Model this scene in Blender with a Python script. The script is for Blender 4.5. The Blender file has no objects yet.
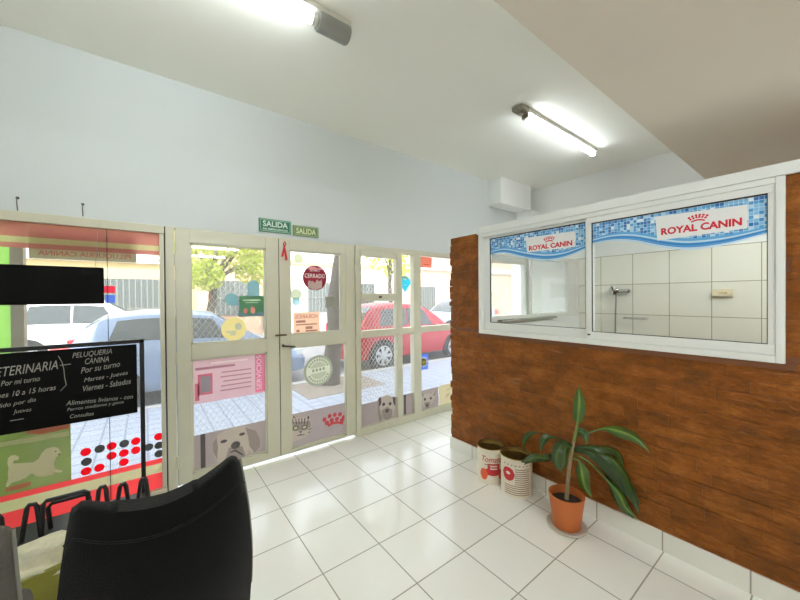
import bpy, bmesh, math, random
from mathutils import Vector, Matrix
random.seed(7)
S = bpy.context.scene
COL = S.collection
PI = math.pi

# ------------------------------------------------------------------ camera
CAM_H = 1.48
F_PX, YAW, PITCH, ROLL = 334.75, .6495, -.0083, -.0084
_r = Vector((math.cos(YAW), -math.sin(YAW), 0)); _f = Vector((math.sin(YAW), math.cos(YAW), 0)); _u = Vector((0, 0, 1))
FW = _f * math.cos(PITCH) + _u * math.sin(PITCH)
UP0 = _u * math.cos(PITCH) - _f * math.sin(PITCH)
RT = _r * math.cos(ROLL) + UP0 * math.sin(ROLL)
UP = UP0 * math.cos(ROLL) - _r * math.sin(ROLL)
cd = bpy.data.cameras.new('camera'); cam = bpy.data.objects.new('camera', cd); COL.objects.link(cam)
cd.sensor_width = 36; cd.lens = F_PX / 800 * 36; cd.clip_start = .05; cd.clip_end = 200
cam.matrix_world = Matrix(((RT.x, UP.x, -FW.x, 0), (RT.y, UP.y, -FW.y, 0), (RT.z, UP.z, -FW.z, CAM_H), (0, 0, 0, 1)))
S.camera = cam
# ------------------------------------------------------------------ world, sun, exposure
S.view_settings.view_transform = 'Standard'; S.view_settings.look = 'None'
S.view_settings.exposure = 0.78; S.view_settings.gamma = 1.0; S.view_settings.use_curve_mapping = False
w = bpy.data.worlds.new('sky'); S.world = w; w.use_nodes = True
bg = w.node_tree.nodes['Background']
bg.inputs[0].default_value = (.84, .91, 1.0, 1); bg.inputs[1].default_value = 2.2
sd = bpy.data.lights.new('sun', 'SUN'); sd.energy = 4.5; sd.color = (1, .95, .85); sd.angle = .01
sun = bpy.data.objects.new('sun', sd); COL.objects.link(sun)
sun.rotation_euler = Vector((.25, .6, -.75)).to_track_quat('-Z', 'Y').to_euler()
TUBE = 16.0          # radiance of the fluorescent tubes
TUBE_FILL = 37.0     # and of the unseen fill lamps added behind the viewer
S.cycles.max_bounces = 10; S.cycles.diffuse_bounces = 8; S.cycles.glossy_bounces = 4
S.cycles.transparent_max_bounces = 16; S.cycles.sample_clamp_indirect = 6.0
S.cycles.caustics_reflective = False; S.cycles.caustics_refractive = False


def ray(px, py):
    return RT * ((px - 400) / F_PX) - UP * ((py - 300) / F_PX) + FW


def at(px, py, Y=None, X=None, Z=None, d=None):
    """the point of a plane of the room that the photograph shows at a pixel"""
    v = ray(px, py); o = Vector((0, 0, CAM_H))
    if Y is not None: t = Y / v.y
    elif X is not None: t = X / v.x
    elif Z is not None: t = (Z - CAM_H) / v.z
    else: t = d
    return o + v * t


# ------------------------------------------------------------------ materials
def lin(c):
    return tuple(((x / 255) / 12.92 if x <= 10 else ((x / 255 + .055) / 1.055) ** 2.4) for x in c) + (1,)


MATS = {}


def mat(name, rgb, rough=.6, metal=0, var=.06, scale=8, bump=0, spec=.5, bscale=None):
    if name in MATS: return MATS[name]
    m = bpy.data.materials.new(name); m.use_nodes = True; nt = m.node_tree; n = nt.nodes; L = nt.links
    b = n['Principled BSDF']; b.inputs['Roughness'].default_value = rough; b.inputs['Metallic'].default_value = metal
    b.inputs['Specular IOR Level'].default_value = spec
    c = lin(rgb)
    tc = n.new('ShaderNodeTexCoord'); nz = n.new('ShaderNodeTexNoise'); nz.inputs['Scale'].default_value = scale; nz.inputs['Detail'].default_value = 4
    L.new(tc.outputs['Object'], nz.inputs['Vector'])
    mx = n.new('ShaderNodeMix'); mx.data_type = 'RGBA'
    mx.inputs[6].default_value = tuple(x * (1 - var) for x in c[:3]) + (1,); mx.inputs[7].default_value = tuple(min(1, x * (1 + var)) for x in c[:3]) + (1,)
    L.new(nz.outputs['Fac'], mx.inputs[0]); L.new(mx.outputs[2], b.inputs['Base Color'])
    if bump:
        bp = n.new('ShaderNodeBump'); bp.inputs['Strength'].default_value = bump; bp.inputs['Distance'].default_value = .01
        n2 = n.new('ShaderNodeTexNoise'); n2.inputs['Scale'].default_value = bscale or scale * 6; n2.inputs['Detail'].default_value = 5
        L.new(tc.outputs['Object'], n2.inputs['Vector']); L.new(n2.outputs['Fac'], bp.inputs['Height']); L.new(bp.outputs[0], b.inputs['Normal'])
    MATS[name] = m
    return m


def film(name, rgb, clear=.2, trans=.5, rough=.5, noise=0.05, nscale=20):
    """printed vinyl on glass: lets some daylight through"""
    if name in MATS: return MATS[name]
    m = bpy.data.materials.new(name); m.use_nodes = True; nt = m.node_tree; n = nt.nodes; L = nt.links
    n.remove(n['Principled BSDF']); out = n['Material Output']
    d = n.new('ShaderNodeBsdfDiffuse'); t = n.new('ShaderNodeBsdfTranslucent'); p = n.new('ShaderNodeBsdfTransparent')
    c = tuple(min(.96, x * 1.3 + .05) for x in lin(rgb)[:3])
    tc = n.new('ShaderNodeTexCoord'); nz = n.new('ShaderNodeTexNoise'); nz.inputs['Scale'].default_value = nscale
    L.new(tc.outputs['Object'], nz.inputs['Vector'])
    mx = n.new('ShaderNodeMix'); mx.data_type = 'RGBA'
    mx.inputs[6].default_value = tuple(x * (1 - noise) for x in c[:3]) + (1,); mx.inputs[7].default_value = tuple(min(1, x * (1 + noise)) for x in c[:3]) + (1,)
    L.new(nz.outputs['Fac'], mx.inputs[0])
    for q in (d, t): L.new(mx.outputs[2], q.inputs[0])
    a = n.new('ShaderNodeMixShader'); a.inputs[0].default_value = min(.85, trans + .25); L.new(d.outputs[0], a.inputs[1]); L.new(t.outputs[0], a.inputs[2])
    b = n.new('ShaderNodeMixShader'); b.inputs[0].default_value = clear; L.new(a.outputs[0], b.inputs[1]); L.new(p.outputs[0], b.inputs[2])
    L.new(b.outputs[0], out.inputs[0]); MATS[name] = m
    return m


def ink(name, rgb):
    return mat('ink ' + name, rgb, .5, var=.04, scale=30, spec=.2)


def glass(name, tint=(1, 1, 1), refl=1.0, dust=0.0):
    if name in MATS: return MATS[name]
    m = bpy.data.materials.new(name); m.use_nodes = True; nt = m.node_tree; n = nt.nodes; L = nt.links
    n.remove(n['Principled BSDF']); out = n['Material Output']
    p = n.new('ShaderNodeBsdfTransparent'); p.inputs[0].default_value = tint + (1,)
    g = n.new('ShaderNodeBsdfGlossy'); g.inputs['Roughness'].default_value = .01
    fr = n.new('ShaderNodeFresnel'); ge = n.new('ShaderNodeNewGeometry')
    io = n.new('ShaderNodeMapRange'); io.inputs[3].default_value = 1.28; io.inputs[4].default_value = 1 / 1.28     # same loss on both faces of the sheet
    L.new(ge.outputs['Backfacing'], io.inputs[0]); L.new(io.outputs[0], fr.inputs[0])
    mu = n.new('ShaderNodeMath'); mu.operation = 'MULTIPLY'; mu.inputs[1].default_value = refl
    L.new(fr.outputs[0], mu.inputs[0])
    x = n.new('ShaderNodeMixShader'); L.new(mu.outputs[0], x.inputs[0]); L.new(g.outputs[0], x.inputs[2])
    dt = n.new('ShaderNodeBsdfTranslucent'); dt.inputs[0].default_value = (.9, .9, .88, 1)      # a film of street dust
    dm = n.new('ShaderNodeMixShader'); dm.inputs[0].default_value = dust; L.new(p.outputs[0], dm.inputs[1]); L.new(dt.outputs[0], dm.inputs[2]); L.new(dm.outputs[0], x.inputs[1])
    L.new(x.outputs[0], out.inputs[0]); MATS[name] = m
    return m


def emit(name, rgb, s):
    m = bpy.data.materials.new(name); m.use_nodes = True; n = m.node_tree.nodes
    b = n['Principled BSDF']; b.inputs['Base Color'].default_value = lin(rgb)
    b.inputs['Emission Color'].default_value = lin(rgb); b.inputs['Emission Strength'].default_value = s
    return m


def tiled(name, rgb, ox, oy, sx, sy, groove=.004, gcol=(120, 118, 110), rough=.12, axes=(0, 1), var=.05, bump=.2, spec=.5, cloud=1.2):
    """square tiles: joints at ox + k*sx and oy + k*sy of the two object axes"""
    m = bpy.data.materials.new(name); m.use_nodes = True; nt = m.node_tree; n = nt.nodes; L = nt.links
    b = n['Principled BSDF']; b.inputs['Specular IOR Level'].default_value = spec
    tc = n.new('ShaderNodeTexCoord'); sp = n.new('ShaderNodeSeparateXYZ'); L.new(tc.outputs['Object'], sp.inputs[0])

    def M(op, a, b_=None, c_=None):
        q = n.new('ShaderNodeMath'); q.operation = op
        for i, v in enumerate((a, b_, c_)):
            if v is None: continue
            if isinstance(v, (int, float)): q.inputs[i].default_value = v
            else: L.new(v, q.inputs[i])
        return q.outputs[0]
    ds, ids = [], []
    for ax, o, s in ((axes[0], ox, sx), (axes[1], oy, sy)):
        t = M('DIVIDE', M('SUBTRACT', sp.outputs[ax], o), s)
        ids.append(M('FLOOR', t)); fr = M('FRACT', t)
        ds.append(M('MULTIPLY', M('MINIMUM', fr, M('SUBTRACT', 1.0, fr)), s))
    dist = M('MINIMUM', ds[0], ds[1])
    gm = n.new('ShaderNodeMapRange'); gm.inputs[1].default_value = groove * .35; gm.inputs[2].default_value = groove * .75
    L.new(dist, gm.inputs[0])
    cb = n.new('ShaderNodeCombineXYZ'); L.new(ids[0], cb.inputs[0]); L.new(ids[1], cb.inputs[1])
    wn = n.new('ShaderNodeTexWhiteNoise'); wn.noise_dimensions = '3D'; L.new(cb.outputs[0], wn.inputs[0])
    nz = n.new('ShaderNodeTexNoise'); nz.inputs['Scale'].default_value = cloud * 4; nz.inputs['Detail'].default_value = 5; L.new(tc.outputs['Object'], nz.inputs['Vector'])
    k = M('ADD', M('MULTIPLY', wn.outputs[0], .5), M('MULTIPLY', nz.outputs[0], .5))
    c = lin(rgb)
    mx = n.new('ShaderNodeMix'); mx.data_type = 'RGBA'; L.new(k, mx.inputs[0])
    mx.inputs[6].default_value = tuple(x * (1 - var) for x in c[:3]) + (1,); mx.inputs[7].default_value = tuple(min(1, x * (1 + var)) for x in c[:3]) + (1,)
    m2 = n.new('ShaderNodeMix'); m2.data_type = 'RGBA'; L.new(gm.outputs[0], m2.inputs[0]); m2.inputs[6].default_value = lin(gcol); L.new(mx.outputs[2], m2.inputs[7])
    L.new(m2.outputs[2], b.inputs['Base Color'])
    r = n.new('ShaderNodeMapRange'); r.inputs[3].default_value = .8; r.inputs[4].default_value = rough; L.new(gm.outputs[0], r.inputs[0]); L.new(r.outputs[0], b.inputs['Roughness'])
    bp = n.new('ShaderNodeBump'); bp.inputs['Strength'].default_value = bump; bp.inputs['Distance'].default_value = .004; L.new(gm.outputs[0], bp.inputs['Height']); L.new(bp.outputs[0], b.inputs['Normal'])
    MATS[name] = m
    return m


# ------------------------------------------------------------------ mesh builder
ORG = {}


class MB:
    def __init__(s): s.bm = bmesh.new()

    def box(s, x0, y0, z0, x1, y1, z1, bev=0):
        b2 = bmesh.new(); bmesh.ops.create_cube(b2, size=1)
        for v in b2.verts: v.co = Vector(((x0 + x1) / 2 + v.co.x * (x1 - x0), (y0 + y1) / 2 + v.co.y * (y1 - y0), (z0 + z1) / 2 + v.co.z * (z1 - z0)))
        if bev: bmesh.ops.bevel(b2, geom=b2.edges[:], offset=bev, segments=2, affect='EDGES', profile=.6)
        return s.add(b2)

    def add(s, b2, M=None):
        me = bpy.data.meshes.new('tmp'); b2.to_mesh(me); b2.free()
        if M is not None: me.transform(M)
        s.bm.from_mesh(me); bpy.data.meshes.remove(me); return s

    def tube(s, pts, r, seg=10, cap=True):
        """r: a number or one radius per point"""
        pts = [Vector(p) for p in pts]; n = len(pts); rr = r if isinstance(r, (list, tuple)) else [r] * n
        rings = []; ref = None
        for i, p in enumerate(pts):
            t = (pts[min(i + 1, n - 1)] - pts[max(i - 1, 0)]).normalized()
            if ref is None: ref = Vector((0, 0, 1)) if abs(t.z) < .9 else Vector((1, 0, 0))
            a = t.cross(ref).normalized(); b = a.cross(t).normalized(); ref = b
            rings.append([s.bm.verts.new(p + (a * math.cos(2 * PI * k / seg) + b * math.sin(2 * PI * k / seg)) * rr[i]) for k in range(seg)])
        for i in range(n - 1):
            for k in range(seg): s.bm.faces.new((rings[i][k], rings[i][(k + 1) % seg], rings[i + 1][(k + 1) % seg], rings[i + 1][k]))
        if cap:
            s.bm.faces.new(rings[0]); s.bm.faces.new(rings[-1])
        return s

    def lathe(s, prof, c=(0, 0, 0), seg=40, axis='z', caps=True):
        rings = []
        for (r, z) in prof:
            row = []
            for k in range(seg):
                a = 2 * PI * k / seg; q = Vector((r * math.cos(a), r * math.sin(a), z))
                if axis == 'y': q = Vector((q.x, q.z, q.y))
                if axis == 'x': q = Vector((q.z, q.x, q.y))
                row.append(s.bm.verts.new(Vector(c) + q))
            rings.append(row)
        for i in range(len(prof) - 1):
            for k in range(seg): s.bm.faces.new((rings[i][k], rings[i][(k + 1) % seg], rings[i + 1][(k + 1) % seg], rings[i + 1][k]))
        if caps and prof[0][0] > 1e-5: s.bm.faces.new(rings[0])
        if caps and prof[-1][0] > 1e-5: s.bm.faces.new(rings[-1])
        return s

    def poly(s, pts, off):
        """a thin solid from a 3-D outline and an offset vector"""
        off = Vector(off); a = [s.bm.verts.new(p) for p in pts]; b = [s.bm.verts.new(Vector(p) + off) for p in pts]
        n = len(a); s.bm.faces.new(a); s.bm.faces.new(b[::-1])
        for i in range(n): s.bm.faces.new((a[i], b[i], b[(i + 1) % n], a[(i + 1) % n]))
        return s

    def grid(s, rows, close_u=False):
        R = [[s.bm.verts.new(p) for p in row] for row in rows]
        for i in range(len(R) - 1):
            m = len(R[i])
            for k in range(m if close_u else m - 1):
                s.bm.faces.new((R[i][k], R[i][(k + 1) % m], R[i + 1][(k + 1) % m], R[i + 1][k]))
        return R

    def build(s, name, m, parent=None, origin=None, smooth=False, kind=None):
        bm = s.bm
        bmesh.ops.remove_doubles(bm, verts=bm.verts[:], dist=1e-6)
        bmesh.ops.recalc_face_normals(bm, faces=bm.faces[:])
        o3 = Vector(origin) if origin is not None else (ORG[parent.name] if parent else None)
        if o3 is None:
            mn = [min(v.co[i] for v in bm.verts) for i in range(3)]; mx = [max(v.co[i] for v in bm.verts) for i in range(3)]
            o3 = Vector(((mn[0] + mx[0]) / 2, (mn[1] + mx[1]) / 2, mn[2])) if not kind == 'structure' else Vector((0, 0, 0))
        for v in bm.verts: v.co -= o3
        me = bpy.data.meshes.new(name); bm.to_mesh(me); bm.free()
        if smooth:
            for p in me.polygons: p.use_smooth = True
            try: me.set_sharp_from_angle(angle=math.radians(40))
            except Exception: pass
        me.materials.append(m)
        o = bpy.data.objects.new(name, me); COL.objects.link(o)
        if parent is not None: o.parent = parent
        else: o.location = o3
        ORG[o.name] = o3
        if kind: o['kind'] = kind
        return o


def empty(name, label, cat, loc, group=None, rz=0, local=False):
    o = bpy.data.objects.new(name, None); COL.objects.link(o); o.location = loc; o.rotation_euler.z = rz; o.empty_display_size = .1
    o['label'] = label; o['category'] = cat
    if group: o['group'] = group
    ORG[o.name] = Vector((0, 0, 0)) if local else Vector(loc)
    return o


def tag(o, label, cat, group=None):
    o['label'] = label; o['category'] = cat
    if group: o['group'] = group
    return o


def dup(root, label, loc, rz=None, group=None):
    r = root.copy(); COL.objects.link(r); r.location = loc; r['label'] = label
    if rz is not None: r.rotation_euler.z = rz
    if group: r['group'] = group
    for ch in list(root.children):
        c = ch.copy(); COL.objects.link(c); c.parent = r
        for g in list(ch.children):
            d = g.copy(); COL.objects.link(d); d.parent = c
    return r


# planes that carry print: (u right, v up, w towards the viewer)
def front(Y):   # facade seen from inside
    return lambda u, v, w: Vector((u, Y - w, v))


def side(X):    # partition seen from the hall; u = -Y
    return lambda u, v, w: Vector((X - w, -u, v))


def shape(mb, pl, pts, w0, th=.0006):
    a = [pl(u, v, w0) for u, v in pts]; d = pl(0, 0, w0 + th) - pl(0, 0, w0)
    return mb.poly(a, d)


def ell(cx, cy, rx, ry, n=28, a0=0, a1=2 * PI):
    full = abs(a1 - a0 - 2 * PI) < 1e-6
    return [(cx + rx * math.cos(a0 + (a1 - a0) * k / (n if full else n - 1)), cy + ry * math.sin(a0 + (a1 - a0) * k / (n if full else n - 1))) for k in range(n)]


def rect(u0, v0, u1, v1): return [(u0, v0), (u1, v0), (u1, v1), (u0, v1)]


def text_verts(body, bold=0.0, shear=0.0):
    cu = bpy.data.curves.new('t', 'FONT'); cu.body = body; cu.size = 1; cu.resolution_u = 3; cu.offset = bold; cu.shear = shear
    o = bpy.data.objects.new('t', cu); COL.objects.link(o)
    dg = bpy.context.evaluated_depsgraph_get(); me = bpy.data.meshes.new_from_object(o.evaluated_get(dg))
    vs = [v.co.copy() for v in me.vertices]; fs = [tuple(p.vertices) for p in me.polygons]
    bpy.data.objects.remove(o); bpy.data.curves.remove(cu); bpy.data.meshes.remove(me)
    return vs, fs


def write(mb, pl, body, u0, v0, u1, v1, w0, mirror=False, bold=.0, rot=0, slope=0, shear=0):
    """lettering stretched into a box of a plane; rot=1 reads upwards"""
    vs, fs = text_verts(body, bold, shear)
    if not vs: return
    xs = [v.x for v in vs]; ys = [v.y for v in vs]; x0, x1, y0, y1 = min(xs), max(xs), min(ys), max(ys)
    out = []
    for v in vs:
        a = (v.x - x0) / (x1 - x0); b = (v.y - y0) / (y1 - y0)
        if mirror: a = 1 - a
        if rot: a, b = 1 - b, a
        out.append(mb.bm.verts.new(pl(u0 + (u1 - u0) * a, v0 + (v1 - v0) * b + slope * a, w0)))
    for f in fs:
        try: mb.bm.faces.new([out[i] for i in f])
        except ValueError: pass


# ------------------------------------------------------------------ palette
plaster = mat('white plaster paint', (238, 240, 239), .75, var=.02, scale=1.5, bump=.05, bscale=60)
wall_m = mat('cool white wall paint', (210, 215, 215), .75, var=.02, scale=1.5, bump=.05, bscale=60)
ceil_m = mat('off white ceiling paint', (243, 243, 235), .8, var=.02, scale=1.2, bump=.04, bscale=60)
soffit_m = mat('beige soffit paint', (224, 217, 204), .8, var=.02, scale=1.2)
cream = mat('aged cream enamel', (206, 203, 182), .35, var=.06, scale=6)
dark_gap = mat('dark rubber gasket', (40, 38, 32), .7)
alu = mat('white aluminium', (226, 227, 224), .3, var=.02)
alu_dark = mat('black window seal', (25, 25, 28), .6)
clear = glass('window glass', dust=.05); part_glass = glass('partition glass', (.96, .98, .97), 1.0)
black_metal = mat('black painted metal', (22, 22, 22), .45)
chrome = mat('chrome', (190, 190, 190), .12, 1)
white_vinyl = mat('white vinyl print', (232, 232, 232), .4, var=.02)
floor_m = tiled('glossy white floor tiles', (243, 242, 235), 1.10, 1.677, .36, .354, .006, (160, 156, 144), .16, var=.035)
skirt_m = tiled('white skirting tiles', (226, 225, 216), .5, .267, .5, .354, .006, (150, 146, 136), .16, axes=(0, 1))
bath_m = tiled('glazed bathroom tiles', (238, 237, 226), .857, 1.235, .374, .385, .006, (150, 140, 120), .12, axes=(1, 2), var=.03)

# ------------------------------------------------------------------ room shell
FY, BX, WX, CZ, SZ = 3.12, 2.373, 4.96, 3.17, 2.5
XL, YB = -1.7, -3.6
MB().box(XL - .15, YB - .15, -.12, WX + .15, FY + .045, 0).build('floor', floor_m, kind='structure')
MB().box(XL - .15, YB - .15, CZ, WX + .15, FY + .1, 6.5).build('ceiling', ceil_m, kind='structure')  # unseen mass above the room, raised to keep the sun off the sidewalk
o = MB().box(XL, YB, SZ, WX, .725, CZ).build('ceiling_soffit', soffit_m, kind='structure')
MB().box(XL - .15, YB - .15, 0, XL, FY + .1, CZ).build('wall_left', plaster, kind='structure')
MB().box(XL, YB - .15, 0, WX, YB, CZ).build('wall_back', plaster, kind='structure')
MB().box(WX, YB - .15, 0, WX + .15, FY + .1, CZ).build('wall_right', plaster, kind='structure')
MB().box(WX - .012, YB, 0, WX, 2.33, 2.01).build('wall_bathroom_tiles', bath_m, kind='structure')
MB().box(XL, FY - .005, 2.035, WX, FY + .1, CZ).build('wall_front', wall_m, kind='structure')
MB().box(BX + .15, YB, 0, WX - .012, 2.27, .004).build('floor_bounce_damper', mat('unseen bounce damping brown', (96, 84, 72), .5), kind='structure')  # unseen dark slab, added to cut light bouncing up to the soffit
# boxed pipe by the ceiling
m = MB(); m.box(4.0, 2.9, 2.80, 4.76, FY - .005, CZ); m.box(4.70, 2.86, 2.62, 4.92, FY - .005, 2.80); m.build('trim_1', plaster, kind='structure')

# ------------------------------------------------------------------ brick partition
def brick_mat():
    m = bpy.data.materials.new('varnished rustic brick'); m.use_nodes = True; nt = m.node_tree; n = nt.nodes; L = nt.links
    b = n['Principled BSDF']; b.inputs['Roughness'].default_value = .42; b.inputs['Specular IOR Level'].default_value = .25
    tc = n.new('ShaderNodeTexCoord')
    at_ = n.new('ShaderNodeAttribute'); at_.attribute_name = 'tone'
    mp = n.new('ShaderNodeMapping'); mp.inputs['Scale'].default_value = (1, .75, 1.25); L.new(tc.outputs['Object'], mp.inputs[0])
    nz = n.new('ShaderNodeTexNoise'); nz.inputs['Scale'].default_value = 9; nz.inputs['Detail'].default_value = 10; nz.inputs['Roughness'].default_value = .75; L.new(mp.outputs[0], nz.inputs['Vector'])
    ad = n.new('ShaderNodeMath'); ad.operation = 'MULTIPLY_ADD'; ad.inputs[1].default_value = .10; L.new(at_.outputs['Fac'], ad.inputs[0])
    mu = n.new('ShaderNodeMath'); mu.operation = 'MULTIPLY'; mu.inputs[1].default_value = .92; L.new(nz.outputs[0], mu.inputs[0]); L.new(mu.outputs[0], ad.inputs[2])
    cr = n.new('ShaderNodeValToRGB'); e = cr.color_ramp.elements
    e[0].position = .36; e[0].color = lin((100, 56, 12)); e[1].position = .70; e[1].color = lin((156, 96, 36))
    x = cr.color_ramp.elements.new(.5); x.color = lin((126, 70, 16))
    L.new(ad.outputs[0], cr.inputs[0])
    # pale scuffs along the courses
    n3 = n.new('ShaderNodeTexNoise'); n3.inputs['Scale'].default_value = 9; n3.inputs['Detail'].default_value = 6
    m3 = n.new('ShaderNodeMapping'); m3.inputs['Scale'].default_value = (1, .3, 3); L.new(tc.outputs['Object'], m3.inputs[0]); L.new(m3.outputs[0], n3.inputs['Vector'])
    rr = n.new('ShaderNodeMapRange'); rr.inputs[1].default_value = .66; rr.inputs[2].default_value = .78; rr.inputs[4].default_value = .45; L.new(n3.outputs[0], rr.inputs[0])
    mx = n.new('ShaderNodeMix'); mx.data_type = 'RGBA'; L.new(rr.outputs[0], mx.inputs[0]); L.new(cr.outputs[0], mx.inputs[6]); mx.inputs[7].default_value = lin((190, 150, 110))
    L.new(mx.outputs[2], b.inputs['Base Color'])
    bp = n.new('ShaderNodeBump'); bp.inputs['Strength'].default_value = 1.0; bp.inputs['Distance'].default_value = .03
    n4 = n.new('ShaderNodeTexNoise'); n4.inputs['Scale'].default_value = 13; n4.inputs['Detail'].default_value = 6; L.new(mp.outputs[0], n4.inputs['Vector'])
    L.new(n4.outputs[0], bp.inputs['Height']); L.new(bp.outputs[0], b.inputs['Normal'])
    return m


brick_m = brick_mat()
mortar_m = mat('brown varnished mortar', (112, 66, 34), .6, bump=.3)
WY0, WY1, WZ0, WZ1 = .155, 1.945, 1.155, 2.03      # opening of the sliding window
BT = 2.045; BEND = 2.305; BYB = -3.4
m = MB()
m.box(BX + .004, BYB, 0, BX + .135, BEND - .02, WZ0); m.box(BX + .004, BYB, WZ0, BX + .135, WY0, BT); m.box(BX + .004, WY1, WZ0, BX + .135, BEND - .02, BT)
core = m.build('wall_partition', mortar_m, kind='structure')
m = MB(); lay = m.bm.faces.layers.float.new('tone')
nrow = 31; hh = BT / nrow
for r in range(nrow):
    z0, z1 = r * hh, (r + 1) * hh
    y = BEND + random.uniform(-.012, .014); first = True
    y -= 0
    while y > BYB + .1:
        ln = random.uniform(.2, .27) if not first else random.choice((.11, .24)); first = False
        ya, yb = y - ln, y
        segs = [(ya, yb)]
        if z1 > WZ0 - .001 and ya < WY1 and yb > WY0:
            segs = []
            if yb > WY1 + .02: segs.append((WY1, yb))
            if ya < WY0 - .02: segs.append((ya, WY0))
            if (z0 + z1) / 2 < WZ0: segs = [(ya, yb)]
        tone = random.uniform(0, 1); dx = random.uniform(-.004, .003)
        for (a, b) in segs:
            nf = len(m.bm.faces)
            m.box(BX + dx, a + .0004, z0 + .0003, BX + .14, b - .0004, min(z1 - random.choice((.0003, .0004, .0015, .004)), BT if (z0 + z1) / 2 > WZ0 else WZ0 - .002))
            m.bm.faces.ensure_lookup_table()
            for f in m.bm.faces[nf:]: f[lay] = tone
        y = ya
# rough broken brick ends at the free edge
for r in range(nrow):
    if random.random() < .6:
        z0 = r * hh + .006; nf = len(m.bm.faces); yy = BEND + random.uniform(.0, .022)
        xa = BX + random.uniform(-.004, .07)
        m.box(xa, BEND - .05, z0, xa + random.uniform(.03, .07), yy, z0 + hh * random.uniform(.5, .85))
        m.bm.faces.ensure_lookup_table()
        for f in m.bm.faces[nf:]: f[lay] = random.random()
bw = m.build('wall_partition_bricks', brick_m, kind='structure')
MB().box(BX - .012, BYB, 0, BX, BEND - .005, .112).build('baseboard_right', skirt_m, kind='structure')
MB().box(BX - .012, BEND - .005, 0, BX + .15, BEND + .012, .112).build('baseboard_end', skirt_m, kind='structure')
# white trim above the sliding window
MB().box(BX - .03, BYB, WZ1, BX + .14, WY1 + .01, 2.085).build('trim_2', alu, kind='structure')
MB().box(BX - .008, WY0 - .035, WZ0 - .03, BX + .0, WY1 + .02, WZ0).build('trim_3', mortar_m, kind='structure')

# sliding window of the partition
fr = MB()
fr.box(BX - .02, WY0 + .03, WZ0, BX + .07, WY1 - .03, WZ0 + .035, .003); fr.box(BX - .02, WY0 + .03, WZ1 - .03, BX + .07, WY1 - .03, WZ1, .003)
fr.box(BX - .02, WY0, WZ0, BX + .07, WY0 + .03, WZ1, .003); fr.box(BX - .02, WY1 - .03, WZ0, BX + .07, WY1, WZ1, .003)
win3 = fr.build('window_3', alu, kind='structure')


def sash(y0, y1, z0, z1, gy0, gy1, gz0, gz1, x0, x1):
    s = MB()
    s.box(x0, y0, z0, x1, y1, gz0, .003); s.box(x0, y0, gz1, x1, y1, z1, .003); s.box(x0, y0, gz0, x1, gy0, gz1, .003); s.box(x0, gy1, gz0, x1, y1, gz1, .003)
    so = s.build('sash', alu, win3)
    g = MB(); xm = (x0 + x1) / 2; g.box(xm - .002, gy0 - .004, gz0 - .004, xm + .002, gy1 + .004, gz1 + .004); g.build('pane', part_glass, so)
    k = MB(); t = .006
    k.box(x0 + .004, gy0, gz1 - t, x0 + .012, gy1, gz1); k.box(x0 + .004, gy0, gz0, x0 + .012, gy1, gz0 + t * .6)
    k.box(x0 + .004, gy1 - t * .7, gz0, x0 + .012, gy1, gz1); k.box(x0 + .004, gy0, gz0, x0 + .012, gy0 + t * .5, gz1)
    k.build('seal', alu_dark, so)


sash(.185, 1.035, 1.19, 2.0, .211, 1.003, 1.24, 1.962, BX - .012, BX + .018)
sash(1.01, 1.915, 1.19, 2.0, 1.057, 1.857, 1.252, 1.985, BX + .024, BX + .054)
m = MB(); m.box(BX - .016, 1.012, 1.215, BX - .012, 1.028, 1.225); m.build('latch', alu_dark, win3)

# bathroom end screen of white aluminium, seen through the left sash
pm = MB(); pm.box(BX + .14, 2.27, 0, WX - .012, 2.33, 1.20); pm.build('wall_bathroom_screen', plaster, kind='structure')
m = MB()
for (a, b) in ((2.52, 2.57), (3.67, 3.73), (4.62, 4.70), (4.87, 4.945)): m.box(a, 2.27, 1.26, b, 2.33, 1.94)
m.box(2.52, 2.27, 1.2, 4.945, 2.33, 1.26); m.box(2.52, 2.27, 1.94, 4.945, 2.33, 2.0); m.box(4.70, 2.28, 1.26, 4.87, 2.32, 1.94)
w4 = m.build('window_4', alu, kind='structure')
for (a, b) in ((2.57, 3.67), (3.73, 4.62)): MB().box(a, 2.298, 1.26, b, 2.302, 1.94).build('pane', glass('dusty screen glass', (.97, .98, .97), 1.0, .3), w4)
MB().box(3.05, 2.2, 1.2, 4.2, 2.26, 1.225).build('trim_4', mat('grey ledge', (150, 150, 142), .5), kind='structure')

# ------------------------------------------------------------------ facade
GY = 3.127          # inner face of the glass
Y0, Y1 = 3.09, 3.165
# left shop window
m = MB()
m.box(XL, Y0, 1.975, .115, Y1, 2.035, .004); m.box(XL, Y0, 0, .115, Y1, .05, .004); m.box(.085, Y0 + .005, .05, .112, Y1, 1.975, .003)
m.box(-1.7, Y0, .05, -1.64, Y1, 1.975)
w1 = m.build('window_1', cream, kind='structure')
g = MB(); g.box(-1.64, GY, .05, -.215, GY + .006, 1.975); g.build('pane', clear, w1)
g = MB(); g.box(-.212, GY, .05, .085, GY + .006, 1.975); g.build('pane', clear, w1)
MB().box(-.215, GY - .002, .05, -.212, GY + .008, 1.975).build('joint', dark_gap, w1)
# door frame
m = MB(); m.box(.122, Y0, 0, .18, Y1, 2.035, .004); m.box(.18, Y0 + .01, 2.025, 1.76, Y1, 2.035); m.box(1.76, Y0 - .005, 0, 1.80, Y1, 2.035, .004)
m.build('trim_5', cream, kind='structure')
MB().box(.115, Y0 + .012, .0, .122, Y1 - .01, 2.03).build('trim_6', dark_gap, kind='structure')


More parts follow.
